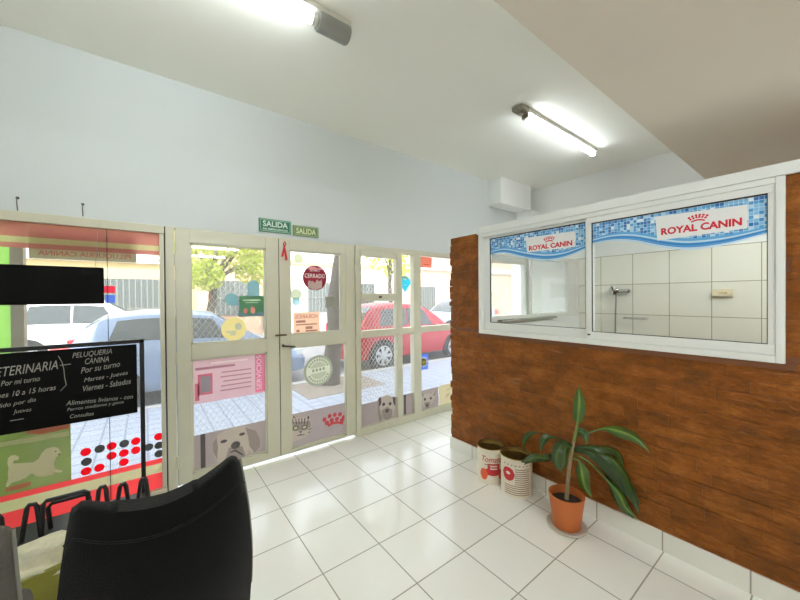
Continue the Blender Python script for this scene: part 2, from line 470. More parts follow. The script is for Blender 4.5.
def leaf(name, x0, x1, panes, zb=.035, zt=2.025):
    m = MB(); gx0 = min(p[0] for p in panes); zs = sorted(panes, key=lambda p: p[2])
    lo, hi = zs
    m.box(x0, Y0 + .008, zb, lo[0], Y1 - .01, zt, .003)
    m.box(max(lo[1], hi[1]), Y0 + .008, zb, x1, Y1 - .01, zt, .003)
    X1 = max(lo[1], hi[1])
    for p in (lo, hi):
        if p[1] < X1: m.box(p[1], Y0 + .016, p[2], X1, Y1 - .012, p[3])
    m.box(lo[0], Y0 + .008, zb, X1, Y1 - .01, lo[2], .002); m.box(lo[0], Y0 + .008, lo[3], X1, Y1 - .01, hi[2], .002); m.box(lo[0], Y0 + .008, hi[3], X1, Y1 - .01, zt, .002)
    # glazing beads
    for p in panes:
        t = .014
        for (a, b, c, d) in ((p[0], p[2], p[1], p[2] + t), (p[0], p[3] - t, p[1], p[3]), (p[0], p[2], p[0] + t, p[3]), (p[1] - t, p[2], p[1], p[3])): m.box(a, Y0 + .02, b, c, GY - .002, d)
    d = m.build(name, cream, kind='structure')
    for p in panes: MB().box(p[0] - .005, GY, p[2] - .005, p[1] + .005, GY + .005, p[3] + .005).build('pane', clear, d)
    return d


def zigmesh(x0, x1, z0, z1, Y, dx=.046, dz=.033, t=.0034):
    """expanded metal: zigzag strands that touch their neighbours"""
    m = MB(); rows = int((z1 - z0) / dz) + 1; n = int((x1 - x0) / (dx / 2))
    for r in range(rows):
        zc = z0 + (r + .5) * dz; s = 1 if r % 2 else -1
        pts = []
        for i in range(n + 1): pts.append((x0 + (x1 - x0) * i / n, zc + (dz / 2 - .0005) * (1 if i % 2 else -1) * s))
        a = [m.bm.verts.new((x, Y, z + t / 2)) for x, z in pts]; b = [m.bm.verts.new((x, Y, z - t / 2)) for x, z in pts]
        c = [m.bm.verts.new((x, Y + .003, z + t / 2)) for x, z in pts]; d = [m.bm.verts.new((x, Y + .003, z - t / 2)) for x, z in pts]
        for i in range(n):
            for q in ((a, b), (c, d), (a, c), (b, d)): m.bm.faces.new((q[0][i], q[0][i + 1], q[1][i + 1], q[1][i]))
    return m


mesh_m = mat('pale grey wire mesh', (205, 203, 190), .5)
d1 = leaf('door_1', .186, .967, [(.28, .855, .095, 1.0), (.28, .855, 1.115, 1.925)])
d2 = leaf('door_2', .973, 1.755, [(1.068, 1.648, .06, 1.02), (1.068, 1.60, 1.135, 1.93)])
zigmesh(.27, .865, 1.1, 1.94, 3.142).build('security_mesh', mesh_m, d1)
zigmesh(.27, .865, .09, 1.01, 3.142).build('security_mesh', mesh_m, d1)
# hinges, bolt, handle
for d, xs in ((d1, .183), (d2, 1.758)):
    for z in (.22, 1.02, 1.78):
        MB().tube([(xs, Y0 - .004, z - .045), (xs, Y0 - .004, z + .045)], .008, 8).build('hinge', cream, d)
m = MB(); m.lathe([(.012, 0), (.012, -.012)], (.999, Y0 + .006, 1.045), 14, 'y'); m.tube([(.999, Y0, 1.045), (.999, Y0 - .04, 1.045)], .006, 8)
m.tube([(.999, Y0 - .04, 1.045), (1.04, Y0 - .045, 1.04), (1.095, Y0 - .04, 1.03)], .007, 8); m.build('door_handle', mat('dark bronze', (52, 46, 40), .3, .8), d2)
m = MB(); m.box(.93, Y0 - .002, 1.135, 1.03, Y0 + .008, 1.15); m.tube([(.94, Y0 - .006, 1.142), (1.03, Y0 - .006, 1.142)], .004, 6); m.build('bolt', mat('worn brass bolt', (110, 95, 70), .4, .7), d2)
MB().box(.965, Y0 + .012, .04, .975, Y0 + .03, 2.02).build('gasket', dark_gap, d2)
# side lights
m = MB()
m.box(1.80, Y0, 1.985, WX, Y1, 2.04, .003); m.box(1.80, Y0, 0, WX, Y1, .085, .004)
m.box(1.80, Y0 + .01, .085, 1.825, Y1, 1.985)
m.box(2.555, Y0 - .004, .085, 2.665, Y1, 1.985, .004); m.box(3.75, Y0, .085, 3.86, Y1, 1.985, .004)
m.box(2.31, Y0 + .006, .085, 2.385, Y1, 1.985, .003)
m.box(1.825, Y0 + .002, 1.045, WX, Y1, 1.12, .003)
w2 = m.build('window_2', cream, kind='structure')
m = MB()   # the tilting sash
m.box(1.825, Y0 + .008, 1.44, 2.31, Y1 - .01, 1.525, .003); m.box(1.825, Y0 + .008, 1.925, 2.31, Y1 - .01, 1.985, .003); m.box(1.825, Y0 + .008, 1.12, 1.835, Y1 - .01, 1.985)
m.box(2.30, Y0 + .008, 1.12, 2.312, Y1 - .01, 1.985); m.build('sash', cream, w2)
MB().box(2.06, Y0 - .006, 1.475, 2.09, Y0 + .01, 1.495).build('catch', dark_gap, w2)
for (a, b) in ((1.825, 2.31), (2.385, 2.555), (2.665, 3.75), (3.86, WX)):
    MB().box(a, GY, .085, b, GY + .005, 1.99).build('pane', clear, w2)
zigmesh(1.82, 2.315, .085, 1.76, 3.142).build('security_mesh', mesh_m, w2)

# ------------------------------------------------------------------ fluorescent lamps, and unseen ones added as fill
batten = mat('white enamelled batten', (225, 225, 218), .4)
grey_cap = mat('grey plastic cover', (150, 151, 146), .4)
rust = mat('corroded bare metal', (150, 146, 130), .6, .1, var=.45, scale=60)
tube_m = emit('lit fluorescent tube', (244, 251, 255), TUBE); tube_fill = emit('added fill tube', (244, 251, 255), TUBE_FILL)


def lamp(label, x0, x1, y, z, cover, tube_m=tube_m, hw=.046):
    t = empty('fluorescent_lamp', label, 'ceiling lamp', (x0, y, z))
    m = MB(); m.box(x0, y - hw, z - .035, x1, y + hw, z, .004)
    if hw > .1: m.box(x0, y - hw, z - .1, x1, y - hw + .006, z - .03); m.box(x0, y + hw - .006, z - .1, x1, y + hw, z - .03)
    m.build('batten', batten, t)      # deep sides on the added bathroom lamp keep its light off the soffit
    rt = .021
    if cover == 'right':
        m = MB(); m.lathe([(.0, 0), (.05, .0), (.055, .01), (.055, .19), (.05, .2), (0, .2)], (x1 - .2, y, z - .062), 24, 'x'); m.build('end_cover', grey_cap, t, smooth=True)
        m = MB(); m.lathe([(.032, 0), (.032, .03)], (x1 - .235, y, z - .065), 18, 'x'); m.build('lamp_holder', batten, t, smooth=True)
        a, b = x0 + .05, x1 - .235; zt = z - .065; rt = .03
        m = MB(); m.tube([(a, y, zt), (b, y, zt)], rt, 18); m.build('tube', tube_m, t, smooth=True)
    else:
        m = MB(); m.box(x0 - .02, y - .05, z - .036, x0 + .10, y + .05, z, .004); m.box(x0 + .01, y - .02, z - .06, x0 + .07, y + .02, z - .036, .004); m.build('ballast_plate', rust, t)
        for xa in (x0 + .1, x1 - .03): MB().box(xa, y - .03, z - .075, xa + .028, y + .03, z - .035).build('lamp_holder', rust, t)
        zt = z - .06
        m = MB(); m.tube([(x0 + .125, y - .012, zt), (x1 - .03, y - .012, zt)], rt, 18); m.build('tube', tube_m, t, smooth=True)
    return t


lamp('fluorescent ceiling lamp with grey end cover at the top edge of the picture', -.62, 1.02, 1.86, CZ, 'right')
lamp('fluorescent ceiling lamp with a corroded dark end, above the sliding window', 2.66, 4.16, 1.74, CZ, 'left')
lamp('added fill lamp under the lower beige ceiling behind the viewer', .2, 1.7, -.9, SZ, 'right', tube_fill)  # unseen lamp added to lift the floor, bricks and ceiling
lamp('added fill lamp under the lower beige ceiling farther behind the viewer', .2, 1.7, -2.4, SZ, 'right', tube_fill)  # another unseen lamp, added as fill from behind
lamp('added fill lamp under the lower ceiling of the tiled bathroom', 3.0, 4.5, -.35, SZ, 'right', emit('added bathroom fill tube', (250, 252, 248), 80), .16)  # unseen lamp added to brighten the tiled wall

# ------------------------------------------------------------------ outdoors: ground
pav = tiled('pale square paving', (152, 158, 170), 0, 0, .2, .2, .018, (126, 131, 142), .6, var=.06, bump=.3, spec=.3)
asphalt = mat('pale asphalt', (120, 120, 122), .9, var=.1, scale=3)
concrete = mat('concrete kerb', (170, 168, 160), .85)
MB().box(-25, FY + .045, -.3, 40, 5.75, -.022).build('ground_sidewalk', pav, kind='structure')
MB().box(-25, 5.75, -.3, 40, 5.9, -.02).build('ground_kerb', concrete, kind='structure')
MB().box(-25, 5.9, -.4, 40, 13.2, -.13).build('ground_road', asphalt, kind='structure')
MB().box(-25, 13.2, -.4, 40, 15, -.02).build('ground_far_sidewalk', concrete, kind='structure')

MB().box(1.9, 4.75, -.03, 3.3, 5.72, -.017).build('ground_tree_pit', mat('dry earth', (134, 122, 108), .95, var=.35, scale=9, bump=.6), kind='structure')
# ------------------------------------------------------------------ cars
tyre = mat('tyre rubber', (38, 38, 40), .8); rim = mat('alloy wheel', (178, 180, 182), .3, .6)
cwin = mat('dark car window', (50, 56, 55), .08, spec=.8); tail_m = mat('red lamp lens', (205, 30, 45), .25); lamp_m = mat('clear lamp lens', (225, 228, 230), .15)


def car(label, paint, x, y, z, L, W, H, flip=1, rz=0, prof=None, group='cars parked on the street', up=.0):
    """nose towards +x when flip = 1; origin on the road at the car's centre"""
    t = empty('car', label, 'car', (x, y, z), group, rz, local=True)
    belt = .56 * H
    # station: s along the car (0 rear .. 1 nose), belt height, roof height, width factor
    prof = prof or [(0, .40, .44, .80), (.015, .50, .56, .90), (.05, .56, .66, .95), (.10, .60, .86, .97), (.16, .60, .965, .98), (.28, .60, 1.0, 1), (.42, .59, 1.0, 1), (.55, .58, .965, 1), (.66, .575, .80, 1), (.745, .57, .615, .99), (.85, .53, .555, .97), (.94, .45, .48, .92), (.985, .36, .40, .82), (1, .28, .31, .74)]
    prof = [(s, b + up * (1 if .04 < s < .68 else .6 if s < .8 else 0), max(r, b + up + .02) if s < .75 else r, wf) for (s, b, r, wf) in prof]
    rows = []
    for (s, b, r, wf) in prof:
        xx = (s - .5) * L * flip; hw = W / 2 * wf; g = max(0, min(1, (r - b) / .4)); rw = hw * (.96 - .22 * g)
        half = [(hw * .55, .15 * H), (hw * .95, .17 * H), (hw, .32 * H), (hw * .995, (.32 + b) / 2 * H), (hw * .965, b * H), (rw * .985 + .0, (b + (r - b) * .9) * H), (rw * .86, (r - .005) * H), (rw * .4, (r + .012) * H)]
        rows.append([Vector((xx, -a, c)) for a, c in half] + [Vector((xx, a, c)) for a, c in half[::-1]])
    m = MB(); R = m.grid(rows, True); m.bm.faces.new(R[0]); m.bm.faces.new(R[-1])
    m.build('body', paint, t, smooth=True)

    def pt(s, k, f):      # point on the greenhouse side, f from belt to roof edge
        i = max(j for j in range(len(prof)) if prof[j][0] <= s); i = min(i, len(prof) - 2)
        q = (s - prof[i][0]) / (prof[i + 1][0] - prof[i][0])
        p = rows[i][4].lerp(rows[i + 1][4], q); h = rows[i][5].lerp(rows[i + 1][5], q)
        v = p.lerp(h, f); return Vector((v.x, (v.y - .006) * k, v.z + .0))
    for k in (1, -1):
        for (s0, s1, s2, s3) in ((.17, .20, .385, .385), (.395, .395, .60, .545), (.085, .115, .16, .19) if False else (.62, .565, .70, .58)):
            if s0 == .62: continue
            m = MB(); a = [pt(s0 + (s2 - s0) * i / 6, k, .10) for i in range(7)]; b = [pt(s1 + (s3 - s1) * i / 6, k, .88) for i in range(7)]
            m.grid([a, b]); m.build('side_window', cwin, t)
    def cross(s0, s1, name, f0=.12, f1=.9):
        m = MB(); rws = []
        for i in range(5):
            q = i / 4; s = s0 + (s1 - s0) * q
            j = max(a for a in range(len(prof)) if prof[a][0] <= s); j = min(j, len(prof) - 2); u = (s - prof[j][0]) / (prof[j + 1][0] - prof[j][0])
            z_ = (prof[j][2] + (prof[j + 1][2] - prof[j][2]) * u + .012) * H + .008
            hw = rows[j][6].lerp(rows[j + 1][6], u).y
            rws.append([Vector(((s - .5) * L * flip, hw * (1 - 2 * e / 8), z_ - .02 * abs(1 - 2 * e / 8) ** 3)) for e in range(9)])
        m.grid(rws); m.build(name, cwin, t)
    cross(.57, .735, 'windscreen'); cross(.055, .145, 'rear_window')
    for s in (.185, .80):
        for k in (-1, 1):
            xx = (s - .5) * L * flip; yy = k * (W / 2 - .09); rr = .215 * H
            m = MB(); m.lathe([(0, -.09), (rr * .8, -.09), (rr, -.07), (rr, .07), (rr * .97, .09), (rr * .7, .098), (rr * .66, .098), (0, .09)] if k > 0 else [(0, .09), (rr * .8, .09), (rr, .07), (rr, -.07), (rr * .97, -.09), (rr * .7, -.098), (rr * .66, -.098), (0, -.09)], (xx, yy, rr), 28, 'y')
            wh = m.build('wheel', tyre, t, smooth=True)
            m = MB()
            for i in range(7):
                a = 2 * PI * i / 7; c_, s_ = math.cos(a), math.sin(a); p1 = Vector((xx + c_ * rr * .66, yy + k * .102, rr + s_ * rr * .66)); p0 = Vector((xx, yy + k * .106, rr)); n_ = Vector((-s_, 0, c_)) * rr * .085
                m.poly([p0 - n_, p1 - n_ * 1.6, p1 + n_ * 1.6, p0 + n_], (0, k * .006, 0))
            m.lathe([(rr * .7, .0), (rr * .7, .008 * k), (rr * .62, .008 * k), (rr * .62, 0)], (xx, yy + k * .098, rr), 28, 'y', False)
            m.build('rim', rim, wh)
            # arch liner
            m = MB(); m.poly([Vector((xx + (rr + .045) * math.cos(a), k * (W / 2 + .001), rr + (rr + .045) * math.sin(a))) for a in [PI * i / 18 for i in range(19)]] + [Vector((xx - rr - .045, k * (W / 2 + .001), .17 * H)), Vector((xx + rr + .045, k * (W / 2 + .001), .17 * H))], (0, -k * .05, 0)); m.build('wheel_arch', tyre, t)
    for k in (-1, 1):
        b = W / 2
        m = MB(); m.box(min(flip * (-.495) * L, flip * (-.435) * L), k * b * .62 if k > 0 else -b * .97, .52 * H, max(flip * (-.495) * L, flip * (-.435) * L), k * b * .97 if k > 0 else -b * .62, .68 * H, .02); m.build('tail_light', tail_m, t)
        m = MB(); m.box(min(flip * .40 * L, flip * .478 * L), k * b * .55 if k > 0 else -b * .90, .37 * H, max(flip * .40 * L, flip * .478 * L), k * b * .9 if k > 0 else -b * .55, .46 * H, .02); m.build('headlight', lamp_m, t)
        m = MB(); m.box(min(flip * .09 * L, flip * .125 * L), k * (b - .02) if k > 0 else -b - .13, belt + .02, max(flip * .09 * L, flip * .125 * L), b + .13 if k > 0 else -(b - .02), belt + .13, .02); m.build('mirror', paint, t)
    return t


silver = mat('silver blue car paint', (136, 152, 178), .3, .3, var=.02); red_p = mat('red car paint', (168, 26, 40), .3, .0, var=.02)
white_p = mat('white car paint', (238, 238, 236), .3, var=.01); blue_p = mat('pale blue car paint', (176, 200, 228), .3, .1, var=.02); dark_p = mat('charcoal car paint', (90, 96, 104), .3, .2)
car('silver blue hatchback parked at the kerb outside the left window and door', silver, .72, 6.95, -.13, 3.5, 1.6, 1.42, group=None, up=.08)
car('red hatchback parked at the kerb outside the panes beside the brick wall', red_p, 5.35, 6.95, -.13, 3.65, 1.6, 1.46, group=None, up=.03)
car('white car parked across the street behind the black hanging panel', white_p, -1.0, 11.8, -.13, 3.7, 1.7, 1.62, flip=1, group=None, up=.02)
car('pale blue car farther down the street behind the red hatchback', blue_p, 10.9, 10.3, -.13, 4.0, 1.7, 1.5, flip=-1, group=None)

# ------------------------------------------------------------------ trees
bark = mat('grey brown bark', (90, 80, 66), .9, var=.35, scale=14, bump=.8)
leaf_y = film('sunlit leaf', (165, 175, 62), 0, .5, noise=.35, nscale=3)


def tree(label, base, top, r0, r1, blobs, n, size, seed):
    rd = random.Random(seed); t = empty('tree', label, 'tree', base)
    b = Vector(base); e = Vector(top); m = MB(); k = 8
    m.tube([b.lerp(e, i / k) + Vector((rd.uniform(-.03, .03), rd.uniform(-.03, .03), 0)) for i in range(k + 1)], [r0 * (1.25 if i == 0 else 1) + (r1 - r0) * i / k for i in range(k + 1)], 14)
    for c, r in blobs:
        c = Vector(c); s = b.lerp(e, .72); mid = s.lerp(c, .5) + Vector((0, 0, .2)); m.tube([s, mid, c], [r1 * .8, r1 * .5, .015], 7)
    m.build('trunk', bark, t, smooth=True)
    m = MB()
    for i in range(n):
        c, r = rd.choice(blobs); d = Vector((rd.gauss(0, 1), rd.gauss(0, 1), rd.gauss(0, 1))).normalized() * r * rd.random() ** .4
        p = Vector(c) + Vector((d.x, d.y, d.z * .8)); a = Vector((rd.gauss(0, 1), rd.gauss(0, 1), rd.gauss(0, 1) - .5)).normalized(); q = a.cross(Vector((rd.gauss(0, 1), rd.gauss(0, 1), rd.gauss(0, 1)))).normalized()
        s = size * rd.uniform(.7, 1.3); v = [m.bm.verts.new(x) for x in (p - a * s, p - q * s * .45, p + a * s, p + q * s * .45)]
        m.bm.faces.new(v)
    m.build('crown', leaf_y, t, kind='stuff')


tree('street tree with thick grey trunk outside the right door', (2.56, 5.4, -.03), (3.0, 5.6, 3.6), .15, .13, [((2.6, 5.6, 3.9), 1.2), ((3.6, 5.9, 4.1), 1.2), ((2.3, 5.2, 3.4), .6), ((4.1, 5.6, 3.3), .8)], 900, .10, 3)
tree('leafy tree across the street behind the silver blue car', (1.6, 12.0, -.05), (1.7, 12.0, 2.8), .14, .1, [((1.2, 11.8, 2.9), 1.0), ((2.4, 11.9, 3.1), 1.0), ((1.9, 11.7, 3.7), 1.2), ((1.4, 11.6, 2.2), .6), ((2.9, 12, 2.5), .7), ((3.1, 12, 3.6), .9)], 4200, .085, 5)
tree('tree with yellow leaves far down the street beyond the side panes', (9.0, 12.6, -.05), (9.0, 12.6, 3.4), .12, .07, [((8.6, 12.5, 3.3), .9), ((9.5, 12.6, 2.7), .7), ((9.2, 12.5, 3.9), 1.0)], 450, .12, 9)

# ------------------------------------------------------------------ buildings across the street
yel = mat('yellow cream stucco', (214, 190, 138), .9, var=.08, scale=2); whi = mat('white stucco', (236, 236, 232), .9); org = mat('terracotta stucco', (222, 184, 156), .9, var=.1)
gate_m = mat('grey metal gate', (128, 130, 122), .6); pane_m = mat('dark shop pane', (96, 104, 104), .15)


def building(label, x0, x1, h, wall, bands, opens):
    t = empty('building', label, 'building', ((x0 + x1) / 2, 15, -.02))
    MB().box(x0, 15, -.02, x1, 20, h).build('facade', wall, t)
    for (a, b, c, d, mm, nm) in bands: MB().box(a, 14.85, b, c, 15, d, .01).build(nm, mm, t)
    for (a, b, c, d) in opens:
        o = MB(); o.box(a, 14.93, b, c, 14.998, d); q = o.build('window', pane_m, t)
        g = MB(); k = int((c - a) / .16)
        for i in range(k + 1): g.box(a + (c - a) * i / k - .018, 14.89, b, a + (c - a) * i / k + .018, 14.92, d)
        g.box(a, 14.885, (b + d) / 2 - .02, c, 14.925, (b + d) / 2 + .02); g.build('grille', gate_m, q)


building('yellow cream house with white band and grey gate across the street', -9, 1.6, 6, yel, [(-9, 2.75, 1.6, 3.1, whi, 'cornice')], [(-1.6, .1, 1.2, 2.2), (-4.2, .1, -2.2, 2.2), (-7, .1, -5, 2.2)])
building('pale terracotta house across the street behind the leafy tree', 1.6, 5.2, 5.0, org, [(1.6, 3.9, 5.2, 4.2, whi, 'cornice')], [(2.2, .8, 3.4, 2.2), (4.0, .1, 4.8, 2.2)])
building('white house across the street behind the trunk', 5.2, 11.5, 4.4, whi, [(5.2, 3.0, 11.5, 3.2, yel, 'cornice')], [(6, .8, 7.2, 2.2), (8.6, .1, 9.6, 2.2)])
building('pale terracotta house far right across the street', 11.5, 22, 4.0, org, [(11.5, 3.1, 22, 3.4, whi, 'cornice')], [(12.6, .5, 14, 2.1), (16, .5, 18, 2.1)])
# neighbour's green pillar by the window
t = empty('advert_pillar', 'bright green advertising board with a grey edge outside the left window', 'signboard', (-1.0, 3.6, -.022))
MB().box(-1.45, 3.597, -.022, -.765, 3.603, 2.3).build('panel', film('bright green panel', (160, 196, 112), .02, .6), t)
MB().box(-.765, 3.56, -.022, -.70, 3.64, 2.3).build('edge_post', mat('grey brown post', (140, 125, 105), .7), t)

# ------------------------------------------------------------------ left shop window graphics
V = front(GY)


def fp(px, py, Y=GY):
    p = at(px, py, Y=Y); return (p.x, p.z)


red_f = film('red banner vinyl', (188, 128, 120), .2, .5); cream_f = film('cream stripe vinyl', (190, 184, 146), .2, .5); red_b = film('bright red vinyl', (246, 96, 98), .06, .6)


def sticker(name, label, cat, pts, m, w0=.0004, group=None, pl=V):
    q = MB(); shape(q, pl, pts, w0); return tag(q.build(name, m), label, cat, group)


def sub(name, parent, shapes, m, w0, pl=V):
    q = MB()
    for s in shapes: shape(q, pl, s, w0)
    return q.build(name, m, parent)


b = sticker('window_banner', 'red vinyl banner across the top of the left shop window', 'banner', rect(-1.64, 1.883, .085, 1.975), red_f)
sub('stripe', b, [rect(-1.64, 1.845, .085, 1.8825)], cream_f, .0004); sub('lower_band', b, [rect(-1.64, 1.812, .085, 1.8445)], red_f, .0004)
b = sticker('window_band', 'red vinyl band along the bottom of the left shop window', 'banner', rect(-1.64, .05, .085, .1645), red_b)
sub('stripe', b, [rect(-1.64, .165, .085, .2345)], cream_f, .0004); sub('upper_band', b, [rect(-1.64, .235, .085, .272)], red_b, .0004)
# sign hung outside, seen from behind
q = MB(); q.box(-.60, 3.185, 1.755, -.052, 3.2, 1.955); s_ = tag(q.build('hanging_sign', film('grey sign back', (176, 170, 140), 0, .2)), 'pale sign with mirrored red letters outside behind the red banner', 'sign')
q = MB(); pl2 = front(3.185); write(q, pl2, 'PELUQUERIA CANINA', -.56, 1.772, -.085, 1.81, .001, mirror=True, bold=.01); q.build('lettering', film('red sign letters', (190, 90, 80), .1, .5), s_)
# small red and blue labels
sticker('label_sticker', 'small red sticker on the left window beside the black panel', 'sticker', [fp(104, 286), fp(115, 286), fp(115, 293), fp(104, 293)], film('crimson sticker', (224, 60, 92), .1, .5))
sticker('label_sticker', 'small blue sticker below a red one beside the black panel', 'sticker', [fp(105, 295), fp(115, 295), fp(115, 303), fp(105, 303)], film('blue sticker', (110, 140, 210), .1, .5))
# green field with running dog
grn = film('green field print', (140, 150, 88), .15, .4, noise=.25, nscale=5)
b = sticker('dog_poster', 'green translucent poster of a white dog running, low on the left window', 'poster', rect(-1.3, .272, -.412, .70), grn)
z6 = lambda u, v: fp(u * .1333, 420 + v * .1333)
sub('stripe', b, [[z6(-60, 215), z6(520, 118), z6(520, 82), z6(-60, 178)]], ink('pale path print', (212, 214, 160)), .0012)
sub('roof_print', b, [[z6(190, 100), z6(210, 75), z6(520, 20), z6(520, 62), z6(300, 110)]], ink('salmon print', (214, 134, 104)), .0012)
sub('flower_print', b, [[z6(30, 540), z6(60, 505), z6(230, 460), z6(235, 485), z6(160, 515)]], ink('salmon print', (214, 134, 104)), .0012)
sub('running_dog', b, [[z6(*p) for p in [(55, 320), (62, 285), (85, 265), (120, 262), (145, 278), (135, 300), (105, 302), (97, 325), (180, 320), (250, 315), (290, 290), (310, 250), (345, 215), (400, 200), (438, 208), (462, 245), (440, 262), (420, 282), (405, 330), (415, 365), (472, 380), (465, 392), (400, 392), (405, 410), (330, 425), (280, 425), (240, 400), (200, 430), (150, 452), (90, 470), (60, 503), (42, 497), (62, 440), (60, 400), (65, 360)]]], ink('white dog print', (232, 226, 184)), .0018)
sub('dog_face', b, [ell(*z6(418, 235), .004, .004), ell(*z6(445, 258), .006, .005), [z6(455, 240), z6(445, 262), z6(438, 260)]], film('dark print', (90, 80, 60), .1, .3), .0026)
# dots
dr = film('red dot vinyl', (238, 10, 52), .0, .55, noise=.02); dg_ = film('grey dot vinyl', (98, 100, 98), .0, .25, noise=.02)
rows_ = {'top': [(245, 177, 0), (285, 168, 1), (319, 160, 0), (355, 153, 1), (388, 146, 0), (453, 133, 0)], 'middle': [(247, 205, 1), (319, 188, 0), (354, 180, 0), (388, 172, 0), (425, 163, 1), (454, 158, 1)], 'bottom': [(246, 232, 0), (284, 222, 0), (354, 206, 0), (454, 182, 1)]}
ordn = ['first', 'second', 'third', 'fourth', 'fifth', 'sixth']
for rn, lst in rows_.items():
    for i, (u, v, g_) in enumerate(lst):
        c = fp(u * .35, 390 + v * .35)
        sticker('dot_sticker', '%s round vinyl dot, %s from the left in the %s row on the left window' % (('red', 'grey')[g_], ordn[i], rn), 'sticker', ell(c[0], c[1], .0275, .0275), dg_ if g_ else dr, group='dot stickers on the left window')

# ------------------------------------------------------------------ hanging black panel, chalkboard, rack
blk = mat('matt black board', (10, 10, 9), .8, spec=.15)
t = empty('blank_signboard', 'plain black panel hanging in front of the left window', 'panel', (-.7, 2.72, 1.455))
MB().box(-1.25, 2.705, 1.455, -.202, 2.735, 1.675, .003).build('board', blk, t)
for x in (-1.1, -.24): MB().tube([(x, 2.72, 1.67), (x, 2.9, 1.95), (x, Y0 - .001, 2.0)], .0015, 5).build('hanging_wire', mat('thin wire', (150, 150, 145), .4, .5), t)
CY = 2.70
t = empty('chalkboard', 'black chalkboard with white handwriting hung on the black rack frame', 'chalkboard', (-.5, CY, .76))
MB().box(-1.25, CY, .762, -.05, CY + .015, 1.196, .002).build('board', blk, t)
PC = front(CY); chalk_m = mat('chalk', (152, 150, 142), .9, var=.3, scale=60)
cp = lambda x, y: fp(x, y, CY)


def chalk(txt, x0, y0, x1, y1, h):
    """a line of handwriting from the pixel of its start to that of its end (baseline)"""
    q = MB(); a = cp(x0, y0); b_ = cp(x1, y1); write(q, PC, txt, a[0], a[1], b_[0], a[1] + h, .0006, slope=b_[1] - a[1], shear=.25); q.build('chalk_line', chalk_m, t)


z4c = lambda u, v: (u * .2, 320 + v * .2)
def ch(txt, u0, v0, u1, v1, h): chalk(txt, *z4c(u0, v0), *z4c(u1, v1), h)
ch('VETERINARIA', -55, 292, 290, 245, .05); ch('Por mi turno', 5, 332, 200, 304, .028); ch('Lunes 10 a 15 horas', -60, 400, 280, 348, .028); ch('Pedido por dia', -60, 458, 180, 412, .028); ch('Jueves', 65, 475, 158, 462, .028)
ch('PELUQUERIA', 362, 196, 560, 172, .036); ch('CANINA', 425, 222, 545, 208, .034); ch('Por su turno', 405, 268, 600, 232, .034); ch('Martes - Jueves', 420, 318, 640, 278, .032); ch('Viernes - Sabados', 415, 358, 655, 318, .034)
ch('Alimentos livianos - con', 330, 428, 665, 392, .026); ch('Perros medianos y gatos', 335, 462, 620, 420, .024); ch('Consultas', 350, 492, 470, 475, .022)
for a, b_ in (((300, 228), (355, 222)), ((50, 506), (120, 495))):
    q = MB(); A, B_ = cp(*z4c(*a)), cp(*z4c(*b_)); shape(q, PC, [A, B_, (B_[0], B_[1] + .004), (A[0], A[1] + .004)], .0006, .0003); q.build('chalk_dash', chalk_m, t)
q = MB()
br = [(290, 180), (310, 215), (318, 250), (322, 290), (330, 325), (300, 355)]
for i in range(5):
    A, B_ = cp(*z4c(*br[i])), cp(*z4c(*br[i + 1])); shape(q, PC, [A, B_, (B_[0] + .003, B_[1]), (A[0] + .003, A[1])], .0006, .0003)
q.build('chalk_brace', chalk_m, t)

# display rack: tall frame, base tray and hoops
t = empty('display_rack', 'black metal rack with hoops and tall frame in front of the left window', 'rack', (-.5, 2.7, 0))
m = MB(); a = .011
m.box(-.036, 2.718, 0, -.012, 2.742, 1.224, .002); m.box(-1.3, 2.718, 1.200, -.012, 2.742, 1.224, .002); m.box(-1.3, 2.718, 0, -1.276, 2.742, 1.224, .002); m.build('frame', black_metal, t)
m = MB(); m.box(-1.3, 2.46, .06, -.012, 2.74, .235, .004); m.box(-1.3, 2.46, 0, -1.26, 2.74, .06); m.box(-.06, 2.46, 0, -.02, 2.74, .06); m.build('base', black_metal, t)


def hoop(pts, r=.011):
    q = MB(); q.tube([at(x, y, Y=Yy) for x, y, Yy in pts], r, 8); q.build('hoop', black_metal, t, smooth=True)


RY = 2.55
for (xa, xb, yt, yb, wd) in ((27, 37, 505, 548, 10), (-10, 1, 517, 556, 8), (120, 126, 484, 512, 6), (141, 146, 478, 504, 5), (99, 106, 487, 522, 6)):
    hoop([(xa - wd * .7, yb, RY), (xa, yt + 3, RY), (xa + 2, yt, RY), (xb - 2, yt - 1, RY), (xb, yt + 2, RY), (xb + wd * .5, yb - 6, RY)])
hoop([(41, 544, RY), (43, 505, RY), (46, 501, RY), (84, 491, RY), (88, 492, RY), (89, 522, RY)])
hoop([(52, 538, RY + .06), (48, 508, RY + .06), (52, 503, RY + .06), (86, 494, RY + .06), (89, 497, RY + .06), (92, 522, RY + .06)])

# ------------------------------------------------------------------ stickers on the left door
pale = lambda n, c, cl=.1: film(n, c, cl, .45)
c0 = fp(234, 329); st = sticker('round_sticker', 'large round pale yellow sticker at the bottom of the left door\'s upper pane', 'sticker', ell(c0[0], c0[1], .098, .10), pale('pale yellow sticker', (214, 204, 156)))
sub('print', st, [ell(c0[0] + .035, c0[1] + .02, .028, .03), rect(c0[0] - .06, c0[1] - .03, c0[0] + .02, c0[1] - .015), rect(c0[0] - .03, c0[1] - .055, c0[0] + .01, c0[1] - .035)], ink('pale blue print', (206, 214, 196)), .0012)
c1 = fp(231.5, 299.5); sticker('drop_sticker', 'teal drop-shaped sticker left of the green one on the left door', 'sticker', ell(c1[0], c1[1], .052, .052, 24, -PI / 2, PI) + [(c1[0] - .052, c1[1] - .0)] if False else ell(c1[0], c1[1], .052, .052, 22, 0, 1.5 * PI) + [(c1[0] + .052, c1[1] - .052)], pale('teal sticker', (138, 172, 174)))
